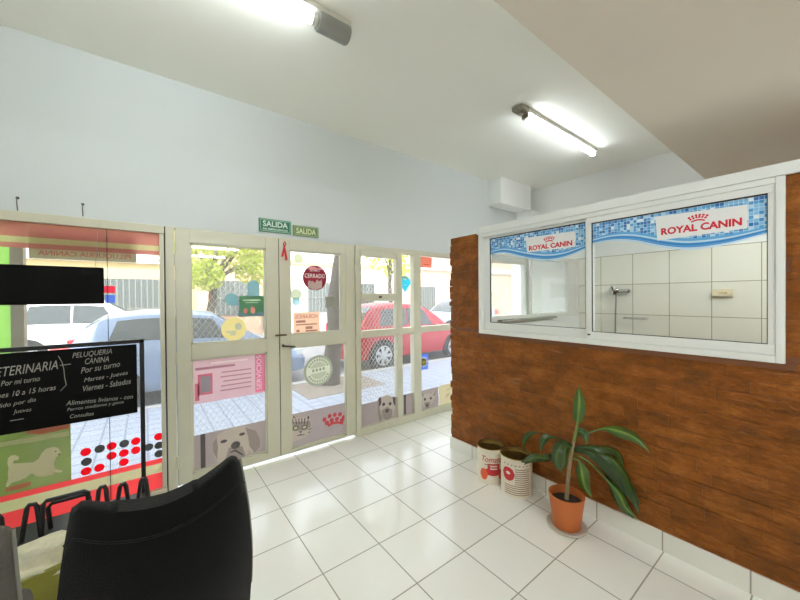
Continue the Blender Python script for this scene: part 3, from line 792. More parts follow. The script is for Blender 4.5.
c2 = fp(253.5, 287); sticker('arch_sticker', 'teal arch-shaped sticker topmost on the left door', 'sticker', ell(c2[0], c2[1] + .01, .05, .05, 18, 0, PI) + [(c2[0] - .05, c2[1] - .08), (c2[0] + .05, c2[1] - .08)], pale('teal arch sticker', (140, 174, 178)))
g0 = fp(239, 296); g1 = fp(264, 316)
st = sticker('shop_sticker', 'green rectangular sticker with pink figures on the left door', 'sticker', rect(g0[0], g1[1], g1[0], g0[1]), pale('green sticker', (100, 142, 112), .05))
sub('print', st, [rect(g0[0] + .03, g0[1] - .045, g1[0] - .03, g0[1] - .03), rect(g0[0] + .05, g0[1] - .062, g1[0] - .05, g0[1] - .054)], ink('pale green print', (190, 220, 184)), .0012)
sub('figures', st, [ell(g0[0] + .05, g1[1] + .05, .016, .022), ell(g0[0] + .11, g1[1] + .055, .018, .03)], ink('pink print', (232, 144, 134)), .0012)
sub('base_print', st, [[(g0[0] - .01, g1[1] + .005), (g0[0] - .01, g1[1] + .05), (g0[0] + .05, g1[1] + .02), (g1[0] - .04, g1[1] + .03), (g1[0] + .005, g1[1] + .06), (g1[0] + .005, g1[1])]], ink('slate print', (124, 156, 166)), .0009)
# pink poster
pk = film('pink poster paper', (202, 180, 184), .06, .5)
A_, B_, C_, D_ = (.294, .635), (.841, .635), (.841, .985), (.294, .985)
st = sticker('pink_poster', 'pink poster with mirrored print in the left door\'s lower pane', 'poster', [A_, B_, C_, D_], pk)
sub('side_strip', st, [rect(.762, .65, .842, .986)], ink('hot pink strip', (250, 138, 180)), .0012)
q = MB(); write(q, V, 'SERVICIOS', .772, .67, .815, .975, .002, rot=1, bold=.01, mirror=False); q.build('side_lettering', ink('white print', (252, 236, 242)), st)
q = MB(); rl = random.Random(4)
for i in range(5): shape(q, V, rect(.50 + rl.uniform(-.02, .05), .86 - i * .038, .73, .87 - i * .038), .0012)
shape(q, V, rect(.31, .905, .60, .925), .0012); q.build('print', ink('mauve print', (190, 140, 152)), st)
sub('badge', st, [rect(.325, .70, .43, .87), rect(.305, .66, .335, .80)], ink('rose badge', (226, 130, 150)), .0012)
sub('badge_screen', st, [rect(.345, .72, .415, .85)], ink('slate badge', (164, 156, 168)), .002)
sub('title', st, [rect(.42, .943, .70, .958)], ink('pale title', (250, 232, 230)), .0012)

# pet portraits
grey_f = film('grey portrait vinyl', (168, 158, 155), .04, .5, noise=.06); lite = ink('light fur print', (206, 194, 184)); mid_ = ink('mid fur print', (164, 152, 146)); dk = ink('dark fur print', (98, 92, 92))


def portrait(label, r, head, darks, mids, strip=None):
    st = sticker('pet_portrait', label, 'poster', rect(*r), grey_f)
    sub('fur', st, [head], lite, .0012)
    if mids: sub('shading', st, mids, mid_, .0018)
    sub('features', st, darks, dk, .0025)
    if strip: sub('strip', st, [rect(*strip)], dk, .0012)
    return st


za = lambda u, v: fp(160 + u * .25, 340 + v * .25)
portrait('grey portrait of a pale labrador at the bottom of the left door', (.294, .109, .841, .385),
         [za(*p) for p in [(212, 410), (225, 385), (255, 365), (300, 348), (345, 345), (385, 360), (400, 400), (398, 430), (375, 450), (352, 440), (345, 470), (300, 492), (245, 500), (222, 480), (210, 445)]],
         [ell(*za(302, 420), .036, .032), ell(*za(255, 405), .026, .014), ell(*za(328, 376), .024, .013), [za(280, 452), za(300, 445), za(330, 462), za(335, 458), za(302, 437), za(282, 446)]],
         [[za(*p) for p in [(340, 348), (385, 362), (400, 400), (398, 428), (378, 452), (358, 425), (352, 385)]], [za(*p) for p in [(275, 430), (330, 425), (345, 468), (300, 490), (262, 475)]], [za(212, 412), za(226, 388), za(232, 430), za(228, 478), za(212, 445)]], (.338, .109, .372, .385))
zb = lambda u, v: fp(280 + u * .2168, 330 + v * .2167)
st = portrait('grey vinyl with a tabby cat and red crown at the bottom of the right door', (1.082, .074, 1.634, .385),
              [zb(*p) for p in [(50, 404), (62, 390), (76, 404), (98, 402), (118, 402), (134, 386), (142, 412), (146, 440), (138, 472), (118, 494), (84, 508), (50, 520)]],
              [[zb(*p) for p in q_] for q_ in ([(70, 410), (74, 408), (78, 436), (74, 436)], [(84, 407), (88, 406), (90, 434), (86, 434)], [(98, 405), (102, 405), (102, 432), (98, 432)], [(54, 412), (60, 408), (62, 432), (56, 432)], [(112, 406), (117, 406), (114, 434), (110, 434)], [(128, 408), (132, 406), (128, 436), (124, 438)], [(130, 458), (145, 452), (145, 456), (130, 462)], [(128, 470), (140, 468), (139, 472), (128, 474)], [(62, 394), (72, 406), (60, 406)], [(132, 392), (136, 408), (122, 406)])]
              + [ell(*zb(72, 452), .028, .022), ell(*zb(112, 448), .028, .022), [zb(86, 468), zb(102, 466), zb(95, 476)], [zb(70, 490), zb(95, 480), zb(120, 484), zb(95, 486)]],
              [[zb(*p) for p in [(52, 425), (140, 420), (142, 445), (120, 462), (70, 466), (52, 462)]]])
sub('eyes', st, [ell(*zb(72, 452), .018, .013), ell(*zb(112, 448), .018, .013)], ink('pale cat eye', (206, 206, 170)), .0032)
crown = [ell(*zb(u, v), .022, .022) for u, v in [(205, 413), (228, 397), (252, 391), (276, 389), (293, 402)]] + [ell(*zb(u, v), .024, .022) for u, v in [(216, 428), (238, 416), (262, 410), (285, 415)]]
crown.append([zb(*p) for p in [(216, 436), (240, 424), (266, 420), (292, 424), (288, 436), (265, 432), (242, 436), (222, 447)]])
sub('crown', st, crown, ink('red crown print', (206, 84, 90)), .0025)
zc = lambda u, v: fp(350 + u * .1833, 330 + v * .1833)
portrait('grey portrait of a shaggy terrier on the lowest pane right of the doors', (1.826, .086, 2.554, .325),
         [zc(*p) for p in [(158, 372), (200, 352), (242, 368), (246, 420), (232, 465), (205, 495), (178, 480), (160, 425)]],
         [ell(*zc(183, 405), .02, .02), ell(*zc(218, 402), .02, .02), ell(*zc(202, 440), .026, .022), [zc(156, 370), zc(168, 365), zc(170, 400), zc(158, 420)], [zc(232, 362), zc(246, 370), zc(246, 415), zc(236, 400)]],
         [[zc(*p) for p in [(172, 440), (202, 418), (232, 435), (228, 470), (205, 495), (180, 480)]], [zc(*p) for p in [(150, 380), (158, 372), (160, 425), (178, 482), (160, 505), (150, 450)]]], (2.42, .086, 2.45, .325))
portrait('grey portrait of a big-eared dog on the lowest pane beside the brick wall', (2.666, .086, 2.98, .325),
         [zc(*p) for p in [(388, 330), (405, 352), (425, 345), (445, 350), (470, 318), (466, 360), (450, 395), (432, 425), (412, 432), (398, 410), (388, 370)]],
         [ell(*zc(408, 378), .018, .018), ell(*zc(440, 372), .018, .018), ell(*zc(420, 410), .02, .018)],
         [[zc(388, 332), zc(402, 352), zc(396, 372)], [zc(469, 320), zc(465, 356), zc(450, 360)], [zc(405, 395), zc(438, 392), zc(432, 424), (zc(412, 430))]])
st = sticker('cream_poster', 'cream vinyl with a faint sketch at the foot of the rightmost pane', 'poster', rect(2.99, .086, 3.70, .335), film('cream vinyl', (198, 190, 162), .1, .5))
sub('sketch', st, [[zc(530, 320), zc(552, 310), zc(552, 318), zc(528, 335)], [zc(525, 350), zc(545, 340), zc(545, 350), zc(520, 375)]], ink('olive sketch', (196, 190, 156)), .0012)

# ------------------------------------------------------------------ stickers on the right door
cc = fp(315, 278); R_ = .124
st = sticker('closed_sign', 'round dark red closed sign with white letters on the right door', 'sign', ell(cc[0], cc[1], R_, R_ * .98), film('dark red sign', (150, 36, 62), 0, .35, noise=.1))
q = MB(); write(q, V, 'CERRADO', cc[0] - .105, cc[1] - .0, cc[0] + .105, cc[1] + .042, .0016, bold=.012); write(q, V, 'ESTAMOS', cc[0] - .05, cc[1] + .062, cc[0] + .05, cc[1] + .08, .0016, bold=.01); q.build('lettering', ink('white sign letters', (250, 240, 242)), st)
sub('pets', st, [[(cc[0] + a, cc[1] + b) for a, b in [(-.07, -.095), (-.075, -.05), (-.06, -.02), (-.045, -.035), (-.02, -.03), (-.005, -.05), (.012, -.03), (.02, -.01), (.035, -.03), (.055, -.028), (.068, -.01), (.075, -.05), (.07, -.095), (0, -.12)]]], ink('tan pet print', (206, 178, 172)), .0012)
sub('top_print', st, [[(cc[0] + a, cc[1] + b) for a, b in [(-.085, .088), (-.03, .075), (.03, .075), (.09, .085), (.06, .107), (.02, .098), (-.01, .112), (-.05, .11)]]], ink('rose print', (222, 150, 156)), .0012)
h0, h1 = fp(293, 312.5), fp(320, 333.5)
st = sticker('opening_hours_sign', 'pale pink opening hours paper with mirrored print on the right door', 'sign', rect(h0[0], h1[1], h1[0], h0[1]), film('pale pink paper', (226, 194, 176), .05, .5))
q = MB(); write(q, V, 'HORARIOS', h0[0] + .02, h0[1] - .062, h1[0] - .025, h0[1] - .022, .0014, mirror=True, bold=.012)
q.build('heading', ink('rust print', (200, 120, 100)), st)
sub('print', st, [rect(h0[0] + .025, h0[1] - .10, h0[0] + .12, h0[1] - .078), rect(h0[0] + .025, h0[1] - .125, h1[0] - .03, h0[1] - .113), rect(h0[0] + .12, h0[1] - .165, h0[0] + .19, h0[1] - .14), rect(h0[0] + .12, h0[1] - .19, h1[0] - .03, h0[1] - .175), rect(h0[0] + .03, h1[1] + .03, h0[0] + .06, h1[1] + .05)], ink('brown print', (188, 134, 114)), .0014)
c3 = fp(318.5, 370.5)
st = sticker('round_emblem_sticker', 'large round grey green emblem sticker in the right door\'s lower pane', 'sticker', ell(c3[0], c3[1], .152, .152, 40), film('grey green emblem', (160, 164, 146), .12, .4))
sub('ring', st, [ell(c3[0], c3[1], .128, .128, 40)], ink('pale emblem ring', (236, 240, 222)), .0012)
sub('centre', st, [ell(c3[0], c3[1], .086, .086, 40)], ink('emblem centre', (206, 212, 190)), .0018)
sub('centre_band', st, [[(c3[0] - .12, c3[1] - .028), (c3[0] + .12, c3[1] - .012), (c3[0] + .12, c3[1] + .04), (c3[0] - .12, c3[1] + .022)]], ink('emblem band', (240, 244, 228)), .0024)
q = MB(); rl = random.Random(2)
for i in range(26):
    a = 2 * PI * i / 26
    if abs(math.sin(a)) < .32: continue
    ca, sa = math.cos(a), math.sin(a); n_ = (-sa * .008, ca * .008)
    shape(q, V, [(c3[0] + ca * .096 - n_[0], c3[1] + sa * .096 - n_[1]), (c3[0] + ca * .12 - n_[0], c3[1] + sa * .12 - n_[1]), (c3[0] + ca * .12 + n_[0], c3[1] + sa * .12 + n_[1]), (c3[0] + ca * .096 + n_[0], c3[1] + sa * .096 + n_[1])], .0026)
for i in range(4): shape(q, V, ell(c3[0] - .055 + i * .036, c3[1] + .004 + i * .003, .013, .017, 12), .0032)
q.build('print', ink('emblem print', (170, 180, 158)), st)
for nm, lb, px, py, rx, col in (('round_sticker', 'small round pale green sticker at the upper left of the right door', 298.5, 258.5, .045, (196, 200, 172)), ('round_sticker', 'pale grey green round sticker above a bluish one on the right door', 296, 294.5, .055, (190, 196, 172)), ('round_sticker', 'small bluish round sticker at the left of the right door', 296, 301.5, .04, (170, 200, 206))):
    c = fp(px, py); sticker(nm, lb, 'sticker', ell(c[0], c[1], rx, rx), pale(lb[:20], col, .2), w0=.0004 if 'bluish' not in lb or 'above' in lb else .0012)
c = fp(331, 302); sticker('square_sticker', 'grey square sticker right of the closed sign on the right door', 'sticker', rect(c[0] - .06, c[1] - .055, c[0] + .055, c[1] + .055), pale('grey square', (140, 138, 126), .1))
# side pane stickers
c = fp(405, 283.5); st = sticker('drop_sticker', 'bright cyan drop-shaped sticker on the narrow side pane', 'sticker', ell(c[0], c[1] + .01, .082, .08, 22, -.2, PI + .2) + [(c[0], c[1] - .11)], film('cyan sticker', (70, 200, 235), .05, .5))
sub('print', st, [ell(c[0], c[1] + .05, .03, .012), ell(c[0] + .005, c[1] - .02, .02, .01)], ink('pale cyan print', (200, 240, 248)), .0012)
sub('cap_print', st, [ell(c[0], c[1] + .055, .06, .035, 16, 0, PI)], ink('teal cap print', (130, 214, 204)), .0009)
c = fp(426, 262.5); st = sticker('square_sticker', 'coral square sticker at the top of the pane beside the brick wall', 'sticker', rect(c[0] - .098, c[1] - .066, c[0] + .098, c[1] + .066), film('coral sticker', (228, 144, 124), .1, .5))
sub('print', st, [rect(c[0] - .04, c[1] - .03, c[0] + .05, c[1] - .018)], ink('coral print', (214, 104, 88)), .0012)
c = fp(423.7, 362); st = sticker('flower_sticker', 'blue square sticker with a white flower on the pane beside the brick wall', 'sticker', rect(c[0] - .07, c[1] - .095, c[0] + .072, c[1] + .095), film('blue square sticker', (120, 150, 214), .05, .5))
sub('petals', st, [ell(c[0] + .03 * math.cos(a), c[1] + .035 * math.sin(a), .026, .03, 14) for a in [2 * PI * i / 7 for i in range(7)]], ink('white petals', (250, 250, 244)), .0012)
sub('flower_centre', st, [ell(c[0], c[1], .018, .02, 14)], ink('yellow centre', (242, 222, 80)), .0022)

# ribbon on the door and the exit signs
t = empty('ribbon', 'red ribbon bow tied on the upper corner of the right door', 'ribbon', (1.0, Y0, 1.82)); rb = mat('red satin ribbon', (200, 28, 40), .45)
m = MB(); cx, cz = fp(284, 247, Y0)
for (dx, dz, dx2) in ((-.018, -.085, .006), (.022, -.115, .008)):
    m.poly([Vector((cx - .006, Y0 - .006, cz)), Vector((cx + .008, Y0 - .008, cz)), Vector((cx + dx + .012, Y0 + .002, cz + dz)), Vector((cx + dx - .010, Y0 + .002, cz + dz - .01))], (0, -.002, 0))
m.build('tail', rb, t)
m = MB(); m.tube([(cx, Y0 - .006, cz), (cx - .008, Y0 - .012, cz + .03), (cx + .004, Y0 - .012, cz + .05), (cx + .014, Y0 - .012, cz + .028), (cx + .002, Y0 - .008, cz)], .005, 8); m.build('loop', rb, t)
pin = MB(); pin.tube([(.955, Y0 - .002, .98), (.955, Y0 + .01, .98)], .003, 6)


def exit_sign(label, c, wd, ht, board, frame, lines, letters):
    t = empty('exit_sign', label, 'sign', (c[0], FY - .006, c[1] - ht / 2)); P = front(FY - .018)
    MB().box(c[0] - wd / 2, FY - .018, c[1] - ht / 2, c[0] + wd / 2, FY - .0052, c[1] + ht / 2, .002).build('board', board, t)
    q = MB(); k = .011; u0, v0, u1, v1 = c[0] - wd / 2 + .004, c[1] - ht / 2 + .004, c[0] + wd / 2 - .004, c[1] + ht / 2 - .004
    for r in (rect(u0, v0, u1, v0 + k), rect(u0, v1 - k, u1, v1), rect(u0, v0, u0 + k, v1), rect(u1 - k, v0, u1, v1)): shape(q, P, r, .0005)
    q.build('border', frame, t)
    q = MB()
    for (tx, a, b, a1, b1) in lines: write(q, P, tx, u0 + (u1 - u0) * a, v0 + (v1 - v0) * b, u0 + (u1 - u0) * a1, v0 + (v1 - v0) * b1, .0012, bold=.02)
    q.build('lettering', letters, t)


exit_sign('larger green exit sign with two lines of white letters above the doors', fp(275, 226.5, FY), .285, .118, mat('dark green sign', (30, 112, 82), .4), mat('pale green border', (128, 172, 146), .4), [('SALIDA', .1, .40, .9, .86), ('DE EMERGENCIA', .1, .14, .9, .28)], mat('white sign letter', (226, 236, 226), .5))
exit_sign('smaller olive green exit sign right of the larger one above the doors', fp(305.5, 231.8, FY), .252, .098, mat('olive green sign', (112, 136, 92), .4), mat('pale olive border', (150, 168, 124), .4), [('SALIDA', .1, .2, .9, .8)], mat('yellowish sign letter', (222, 230, 178), .5))
for px, py, lb in ((18, 203, 'small dark hook in the white wall above the left window, nearer the picture\'s left edge'), (83, 209, 'small dark hook in the white wall above the left window, nearer the doors')):
    c = fp(px, py, FY); t = empty('wall_hook', lb, 'hook', (c[0], FY, c[1])); yb = FY - .005
    MB().lathe([(.008, 0), (.008, -.006)], (c[0], yb, c[1] + .03), 12, 'y').build('plate', black_metal, t)
    m = MB(); m.tube([(c[0], yb, c[1] + .03), (c[0], yb - .02, c[1] + .028), (c[0], yb - .022, c[1] - .0), (c[0], yb - .012, c[1] - .03), (c[0], yb - .004, c[1] - .05)], .003, 6); m.build('hook', mat('grey wire hook', (120, 120, 116), .4, .6), t)

# ------------------------------------------------------------------ decals on the sliding window
def mosaic():
    m = bpy.data.materials.new('blue mosaic print'); m.use_nodes = True; nt = m.node_tree; n = nt.nodes; L = nt.links
    b = n['Principled BSDF']; b.inputs['Roughness'].default_value = .35
    tc = n.new('ShaderNodeTexCoord'); mp = n.new('ShaderNodeVectorMath'); mp.operation = 'SCALE'; mp.inputs['Scale'].default_value = 1 / .0175; L.new(tc.outputs['Object'], mp.inputs[0])
    fl = n.new('ShaderNodeVectorMath'); fl.operation = 'FLOOR'; L.new(mp.outputs[0], fl.inputs[0]); fr = n.new('ShaderNodeVectorMath'); fr.operation = 'FRACTION'; L.new(mp.outputs[0], fr.inputs[0])
    s1 = n.new('ShaderNodeSeparateXYZ'); L.new(fl.outputs[0], s1.inputs[0]); cb = n.new('ShaderNodeCombineXYZ'); L.new(s1.outputs[1], cb.inputs[0]); L.new(s1.outputs[2], cb.inputs[1])
    wn = n.new('ShaderNodeTexWhiteNoise'); L.new(cb.outputs[0], wn.inputs[0])
    cr = n.new('ShaderNodeValToRGB'); cr.color_ramp.interpolation = 'CONSTANT'; e = cr.color_ramp.elements
    e[0].color = lin((36, 110, 186)); e[1].position = .26; e[1].color = lin((84, 160, 214))
    for p, c in ((.52, (130, 190, 228)), (.72, (180, 214, 238)), (.84, (226, 236, 242)), (.91, (60, 140, 204))): x = e.new(p); x.color = lin(c)
    L.new(wn.outputs[0], cr.inputs[0])
    s2 = n.new('ShaderNodeSeparateXYZ'); L.new(fr.outputs[0], s2.inputs[0])
    mi = n.new('ShaderNodeMath'); mi.operation = 'MINIMUM'; L.new(s2.outputs[1], mi.inputs[0]); L.new(s2.outputs[2], mi.inputs[1])
    gt = n.new('ShaderNodeMath'); gt.operation = 'GREATER_THAN'; gt.inputs[1].default_value = .08; L.new(mi.outputs[0], gt.inputs[0])
    mx = n.new('ShaderNodeMix'); mx.data_type = 'RGBA'; L.new(gt.outputs[0], mx.inputs[0]); mx.inputs[6].default_value = lin((222, 234, 242)); L.new(cr.outputs[0], mx.inputs[7]); L.new(mx.outputs[2], b.inputs['Base Color'])
    return m


mos = mosaic(); wave1 = mat('sky blue wave print', (98, 170, 222), .35); wave2 = mat('deep blue wave print', (52, 132, 204), .35); wave3 = mat('pale blue wave print', (196, 222, 240), .35); redl = mat('red logo print', (208, 28, 50), .4, var=.01)


def spline(pts, n=6):
    out = []
    for i in range(len(pts) - 1):
        p0, p1, p2, p3 = pts[max(i - 1, 0)], pts[i], pts[i + 1], pts[min(i + 2, len(pts) - 1)]
        for k in range(n):
            t = k / n; out.append(tuple(.5 * ((2 * p1[j]) + (-p0[j] + p2[j]) * t + (2 * p0[j] - 5 * p1[j] + 4 * p2[j] - p3[j]) * t * t + (-p0[j] + 3 * p1[j] - 3 * p2[j] + p3[j]) * t ** 3) for j in range(2)))
    return out + [pts[-1]]


def brand_decal(label, X, yl, yr, ztop, low, panel, txt, cr):
    """low: lower edge of the print, left to right, as (Y, z)"""
    P = lambda y, z, w_: Vector((X - w_, y, z))
    t = empty('window_decal', label, 'decal', (X, (yl + yr) / 2, min(z for _, z in low)))
    lo = spline(low); up = lambda d: [(y, z + d * (.55 + .45 * math.sin(PI * (yl - y) / (yl - yr)))) for y, z in lo]

    def strip(name, a, b, m_, w0):
        q = MB(); A = up(a); B2 = up(b); shape(q, P, A + B2[::-1], w0, .0004); q.build(name, m_, t)
    q = MB(); A = up(.045); shape(q, P, A + [(yr, ztop), (yl, ztop)], .0004, .0004); q.build('mosaic', mos, t)
    strip('wave', .026, .066, wave1, .001); strip('wave', .040, .050, wave3, .0013); strip('wave', .014, .036, wave2, .0015); strip('wave', .018, .024, wave1, .002); strip('wave', .0, .016, wave3, .001)
    q = MB(); shape(q, P, panel, .0024, .0004); q.build('white_panel', white_vinyl, t)
    q = MB(); write(q, lambda u, v, w_: P(-u, v, w_), 'ROYAL CANIN', -txt[0], txt[2], -txt[1], txt[3], .0034, bold=.04); q.build('lettering', redl, t)
    q = MB(); y0, y1, z0, z1 = cr; c_ = (y0 + y1) / 2; hw = abs(y0 - y1) / 2; h_ = z1 - z0
    PT = lambda a, b: (c_ - a * hw, z0 + b * h_)
    for a, b in ((-.9, .75), (-.55, .92), (-.18, 1.0), (.18, 1.0), (.55, .92), (.9, .75)): shape(q, P, [(y, z) for y, z in ell(*PT(a, b), .0058, .0058, 12)], .0034, .0003)
    for a, b in ((-.74, .46), (-.44, .60), (-.14, .68), (.14, .68), (.44, .60), (.74, .46)): shape(q, P, ell(*PT(a, b), .0054, .0054, 12), .0034, .0003)
    ar = [PT(-.68 + 1.36 * i / 10, .16 + .22 * math.sin(PI * i / 10)) for i in range(11)]; shape(q, P, ar + [(y, z - .008) for y, z in ar[::-1]], .0034, .0003); q.build('crown', redl, t)


brand_decal('blue mosaic decal with red logo on the larger right pane of the sliding window', BX + .001 - .0005, 1.002, .213, 1.957,
            [(1.002, 1.824), (.88, 1.826), (.764, 1.805), (.619, 1.752), (.499, 1.726), (.356, 1.734), (.213, 1.768)],
            [(.655, 1.936), (.278, 1.924), (.28, 1.806), (.645, 1.796)], (.627, .298, 1.824, 1.864), (.507, .424, 1.874, 1.908))
brand_decal('blue mosaic decal with red logo on the smaller left pane of the sliding window', BX + .0365, 1.856, 1.059, 1.98,
            [(1.856, 1.842), (1.78, 1.846), (1.69, 1.836), (1.5, 1.775), (1.338, 1.745), (1.2, 1.755), (1.059, 1.80)],
            [(1.512, 1.942), (1.128, 1.934), (1.13, 1.823), (1.5, 1.826)], (1.485, 1.149, 1.836, 1.874), (1.362, 1.277, 1.884, 1.92))

# ------------------------------------------------------------------ bathroom fittings on the far wall
TX = WX - .012
t = empty('shower_mixer', 'chrome wall mixer with hanging hose on the tiled wall behind the glass', 'tap', (TX, 1.74, 1.2))
m = MB(); m.tube([(TX - .05, 1.80, 1.53), (TX - .05, 1.64, 1.535)], .022, 14)
for y in (1.79, 1.65): m.tube([(TX, y, 1.533), (TX - .05, y, 1.533)], .026, 14)
m.build('body', chrome, t, smooth=True)
m = MB(); m.lathe([(.0, 0), (.05, 0), (.055, -.015), (.04, -.03), (0, -.035)], (TX - .06, 1.80, 1.545), 22, 'x'); m.tube([(TX - .09, 1.80, 1.55), (TX - .14, 1.80, 1.60)], .008, 8); m.build('lever', chrome, t, smooth=True)
m = MB(); m.tube([(TX - .05, 1.78, 1.51), (TX - .06, 1.775, 1.4), (TX - .05, 1.785, 1.25), (TX - .05, 1.79, 1.0), (TX - .03, 1.75, .7)], .009, 8); m.build('hose', mat('grey hose', (150, 150, 146), .35, .5), t, smooth=True)
t = empty('soap_holder', 'cream ceramic soap holder on the tiled wall at the right', 'soap holder', (TX, .75, 1.46))
m = MB(); m.box(TX - .05, .70, 1.46, TX, .84, 1.49, .01); m.box(TX - .02, .685, 1.45, TX, .855, 1.54, .008); m.build('dish', mat('cream ceramic', (222, 212, 186), .2), t, smooth=True)
m = MB(); m.box(TX - .055, .73, 1.49, TX - .022, .79, 1.515, .01); m.build('soap', mat('soap bar', (206, 190, 150), .5), t, smooth=True)
t = empty('soap_rack', 'small wire soap rack on the tiled wall below the mixer', 'rack', (TX, 1.55, 1.19))
m = MB()
for z in (1.185, 1.2): m.tube([(TX - .002, 1.68, z), (TX - .1, 1.68, z), (TX - .1, 1.44, z), (TX - .002, 1.44, z)], .004, 6)
for y in (1.5, 1.56, 1.62): m.tube([(TX - .1, y, 1.185), (TX, y, 1.185)], .003, 6)
m.build('wire', chrome, t)

# ------------------------------------------------------------------ tomato cans
tin = mat('gold lacquered tin', (170, 140, 78), .3, .8); can_white = mat('cream printed tin', (222, 214, 196), .4, var=.05, scale=30); can_red = mat('red can print', (196, 40, 48), .4); can_or = mat('orange tomato print', (222, 92, 50), .4); can_tan = mat('brown can print', (150, 118, 96), .5)


def can(label, c, R0, H0, face, kind):
    t = empty('tin_can', label, 'can', c, group='tomato tins by the brick wall'); c = Vector(c)
    m = MB(); m.lathe([(R0 - .004, .0), (R0 + .003, .0), (R0 + .003, .008), (R0, .012), (R0, H0 - .045), (R0 - .003, H0 - .04), (R0, H0 - .034), (R0 - .003, H0 - .028), (R0, H0 - .02), (R0, H0 - .01), (R0 + .004, H0 - .006), (R0 + .004, H0), (R0 - .002, H0)], c, 44, 'z', False); m.build('body', can_white, t, smooth=True)
    m = MB(); pr_ = [(R0 - .002, H0), (R0 - .003, H0 - .02)]
    for i in range(8): pr_ += [(R0 - .007, H0 - .03 - i * .025), (R0 - .003, H0 - .042 - i * .025)]
    pr_ += [(R0 - .004, .014), (0.0, .014)]; m.lathe(pr_, c, 44, 'z', False); m.build('inside', tin, t, smooth=True)
    m = MB(); m.lathe([(R0 + .001, H0 - .002), (R0 + .0052, H0 - .0015), (R0 + .0052, H0 + .002), (R0 - .002, H0 + .002)], c, 44, 'z', False); m.build('rim', tin, t, smooth=True)
    P = lambda u, v, w_: c + Vector(((R0 + .0004 + w_) * math.cos(face + u / R0), (R0 + .0004 + w_) * math.sin(face + u / R0), v))

    def dec(name, shapes, m_, w0=.0006):
        q = MB()
        for s in shapes:      # subdivide outlines into strips so that they follow the curve
            us = [p[0] for p in s]; u0, u1 = min(us), max(us); n = max(2, int((u1 - u0) / .012))
            def span(u):
                zs = []
                for i in range(len(s)):
                    (a, b), (a2, b2) = s[i], s[(i + 1) % len(s)]
                    if (a - u) * (a2 - u) <= 0 and abs(a - a2) > 1e-9: zs.append(b + (b2 - b) * (u - a) / (a2 - a))
                return (min(zs), max(zs)) if zs else None
            lo_, hi_ = [], []
            for i in range(n + 1):
                z_ = span(u0 + (u1 - u0) * (i + .001) / (n + .002))
                if z_: uu = u0 + (u1 - u0) * i / n; lo_.append(P(uu, z_[0], w0)); hi_.append(P(uu, z_[1], w0))
            q.grid([lo_, hi_])
        q.build(name, m_, t)
    if kind == 0:
        q = MB(); write(q, P, 'Tomate', -.075, H0 - .10, .085, H0 - .055, .001, bold=.012, shear=.3); q.build('lettering', can_red, t)
        dec('emblem', [rect(-.03, .105, .065, .165), ell(.015, .10, .075, .03)], can_red)
        dec('emblem_print', [rect(-.01, .14, .045, .15), rect(-.01, .12, .045, .13)], can_white, .0012)
        dec('tomato_picture', [ell(-.06, .075, .035, .045), ell(.085, .065, .03, .03)], can_or, .0012)
        dec('print', [rect(-.055, H0 - .125, .06, H0 - .118)], can_tan)
    else:
        dec('emblem', [ell(-.055, H0 - .115, .05, .05)], can_red)
        dec('emblem_print', [ell(-.055, H0 - .108, .02, .012)], can_white, .0012)
        dec('print', [rect(-.005 if i < 8 else -.085, H0 - .075 - i * .0155, .105, H0 - .069 - i * .0155) for i in range(13)], can_tan)
        dec('edge_dots', [rect(-.09 + i * .028, H0 - .05, -.078 + i * .028, H0 - .042) for i in range(8)], can_tan)
    return t


def toward(c, off=0):  # direction of the print: facing the hall
    return math.atan2(-c[1], -c[0]) + off


ca = (2.225, 1.725, 0); cb_ = (2.232, 1.492, 0)
can('open tomato tin with red script and tomatoes, left of two by the brick wall', ca, .105, .275, toward(ca, .05), 0)
can('open tin with red heart and lines of print, right of two by the brick wall', cb_, .113, .285, toward(cb_, -.05), 1)

# ------------------------------------------------------------------ potted plant
pc = Vector((2.13, 1.06, 0))
t = empty('potted_plant', 'leggy green houseplant with drooping leaves in a terracotta pot by the brick wall', 'plant', pc)
pot_m = mat('terracotta plastic', (188, 102, 46), .55, var=.04); soil = mat('dark potting soil', (52, 40, 32), .95, var=.4, scale=50, bump=.6)
sau = mat('pale stoneware saucer', (206, 200, 186), .5)
m = MB(); m.lathe([(0, .0), (.10, 0), (.118, .012), (.120, .02), (.112, .02), (.10, .012), (0, .012)], pc, 40); m.build('saucer', sau, t, smooth=True)
m = MB(); m.lathe([(.0, .014), (.078, .014), (.082, .02), (.104, .205), (.1065, .207), (.1065, .216), (.100, .217), (.097, .19), (.093, .165), (0, .165)], pc, 44); m.build('pot', pot_m, t, smooth=True)
m = MB(); m.lathe([(.094, .168), (.06, .176), (0, .18)], pc, 30); m.build('soil', soil, t, smooth=True)
PD = (pc - Vector((0, 0, CAM_H))).dot(FW)
def px(u, v, dd=0):
    p = at(460 + u * .2833, 380 + v * .2833, d=PD + dd)
    return p if p.x < BX - .05 else at(460 + u * .2833, 380 + v * .2833, X=BX - .05)      # the drooping leaves stop at the bricks

cane = mat('pale brown cane', (142, 126, 92), .7, var=.25, scale=40, bump=.4); stem_m = mat('green stem', (112, 128, 62), .5)
sp = [px(376, 432), px(380, 370), px(386, 305), px(393, 255), px(402, 215)]
m = MB(); m.tube(sp, [.014, .013, .012, .011, .010], 10); m.build('cane', cane, t, smooth=True)
m = MB(); m.tube([px(402, 215), px(410, 180), px(416, 145), px(417, 128)], [.010, .009, .007, .005], 10); m.build('stem', stem_m, t, smooth=True)


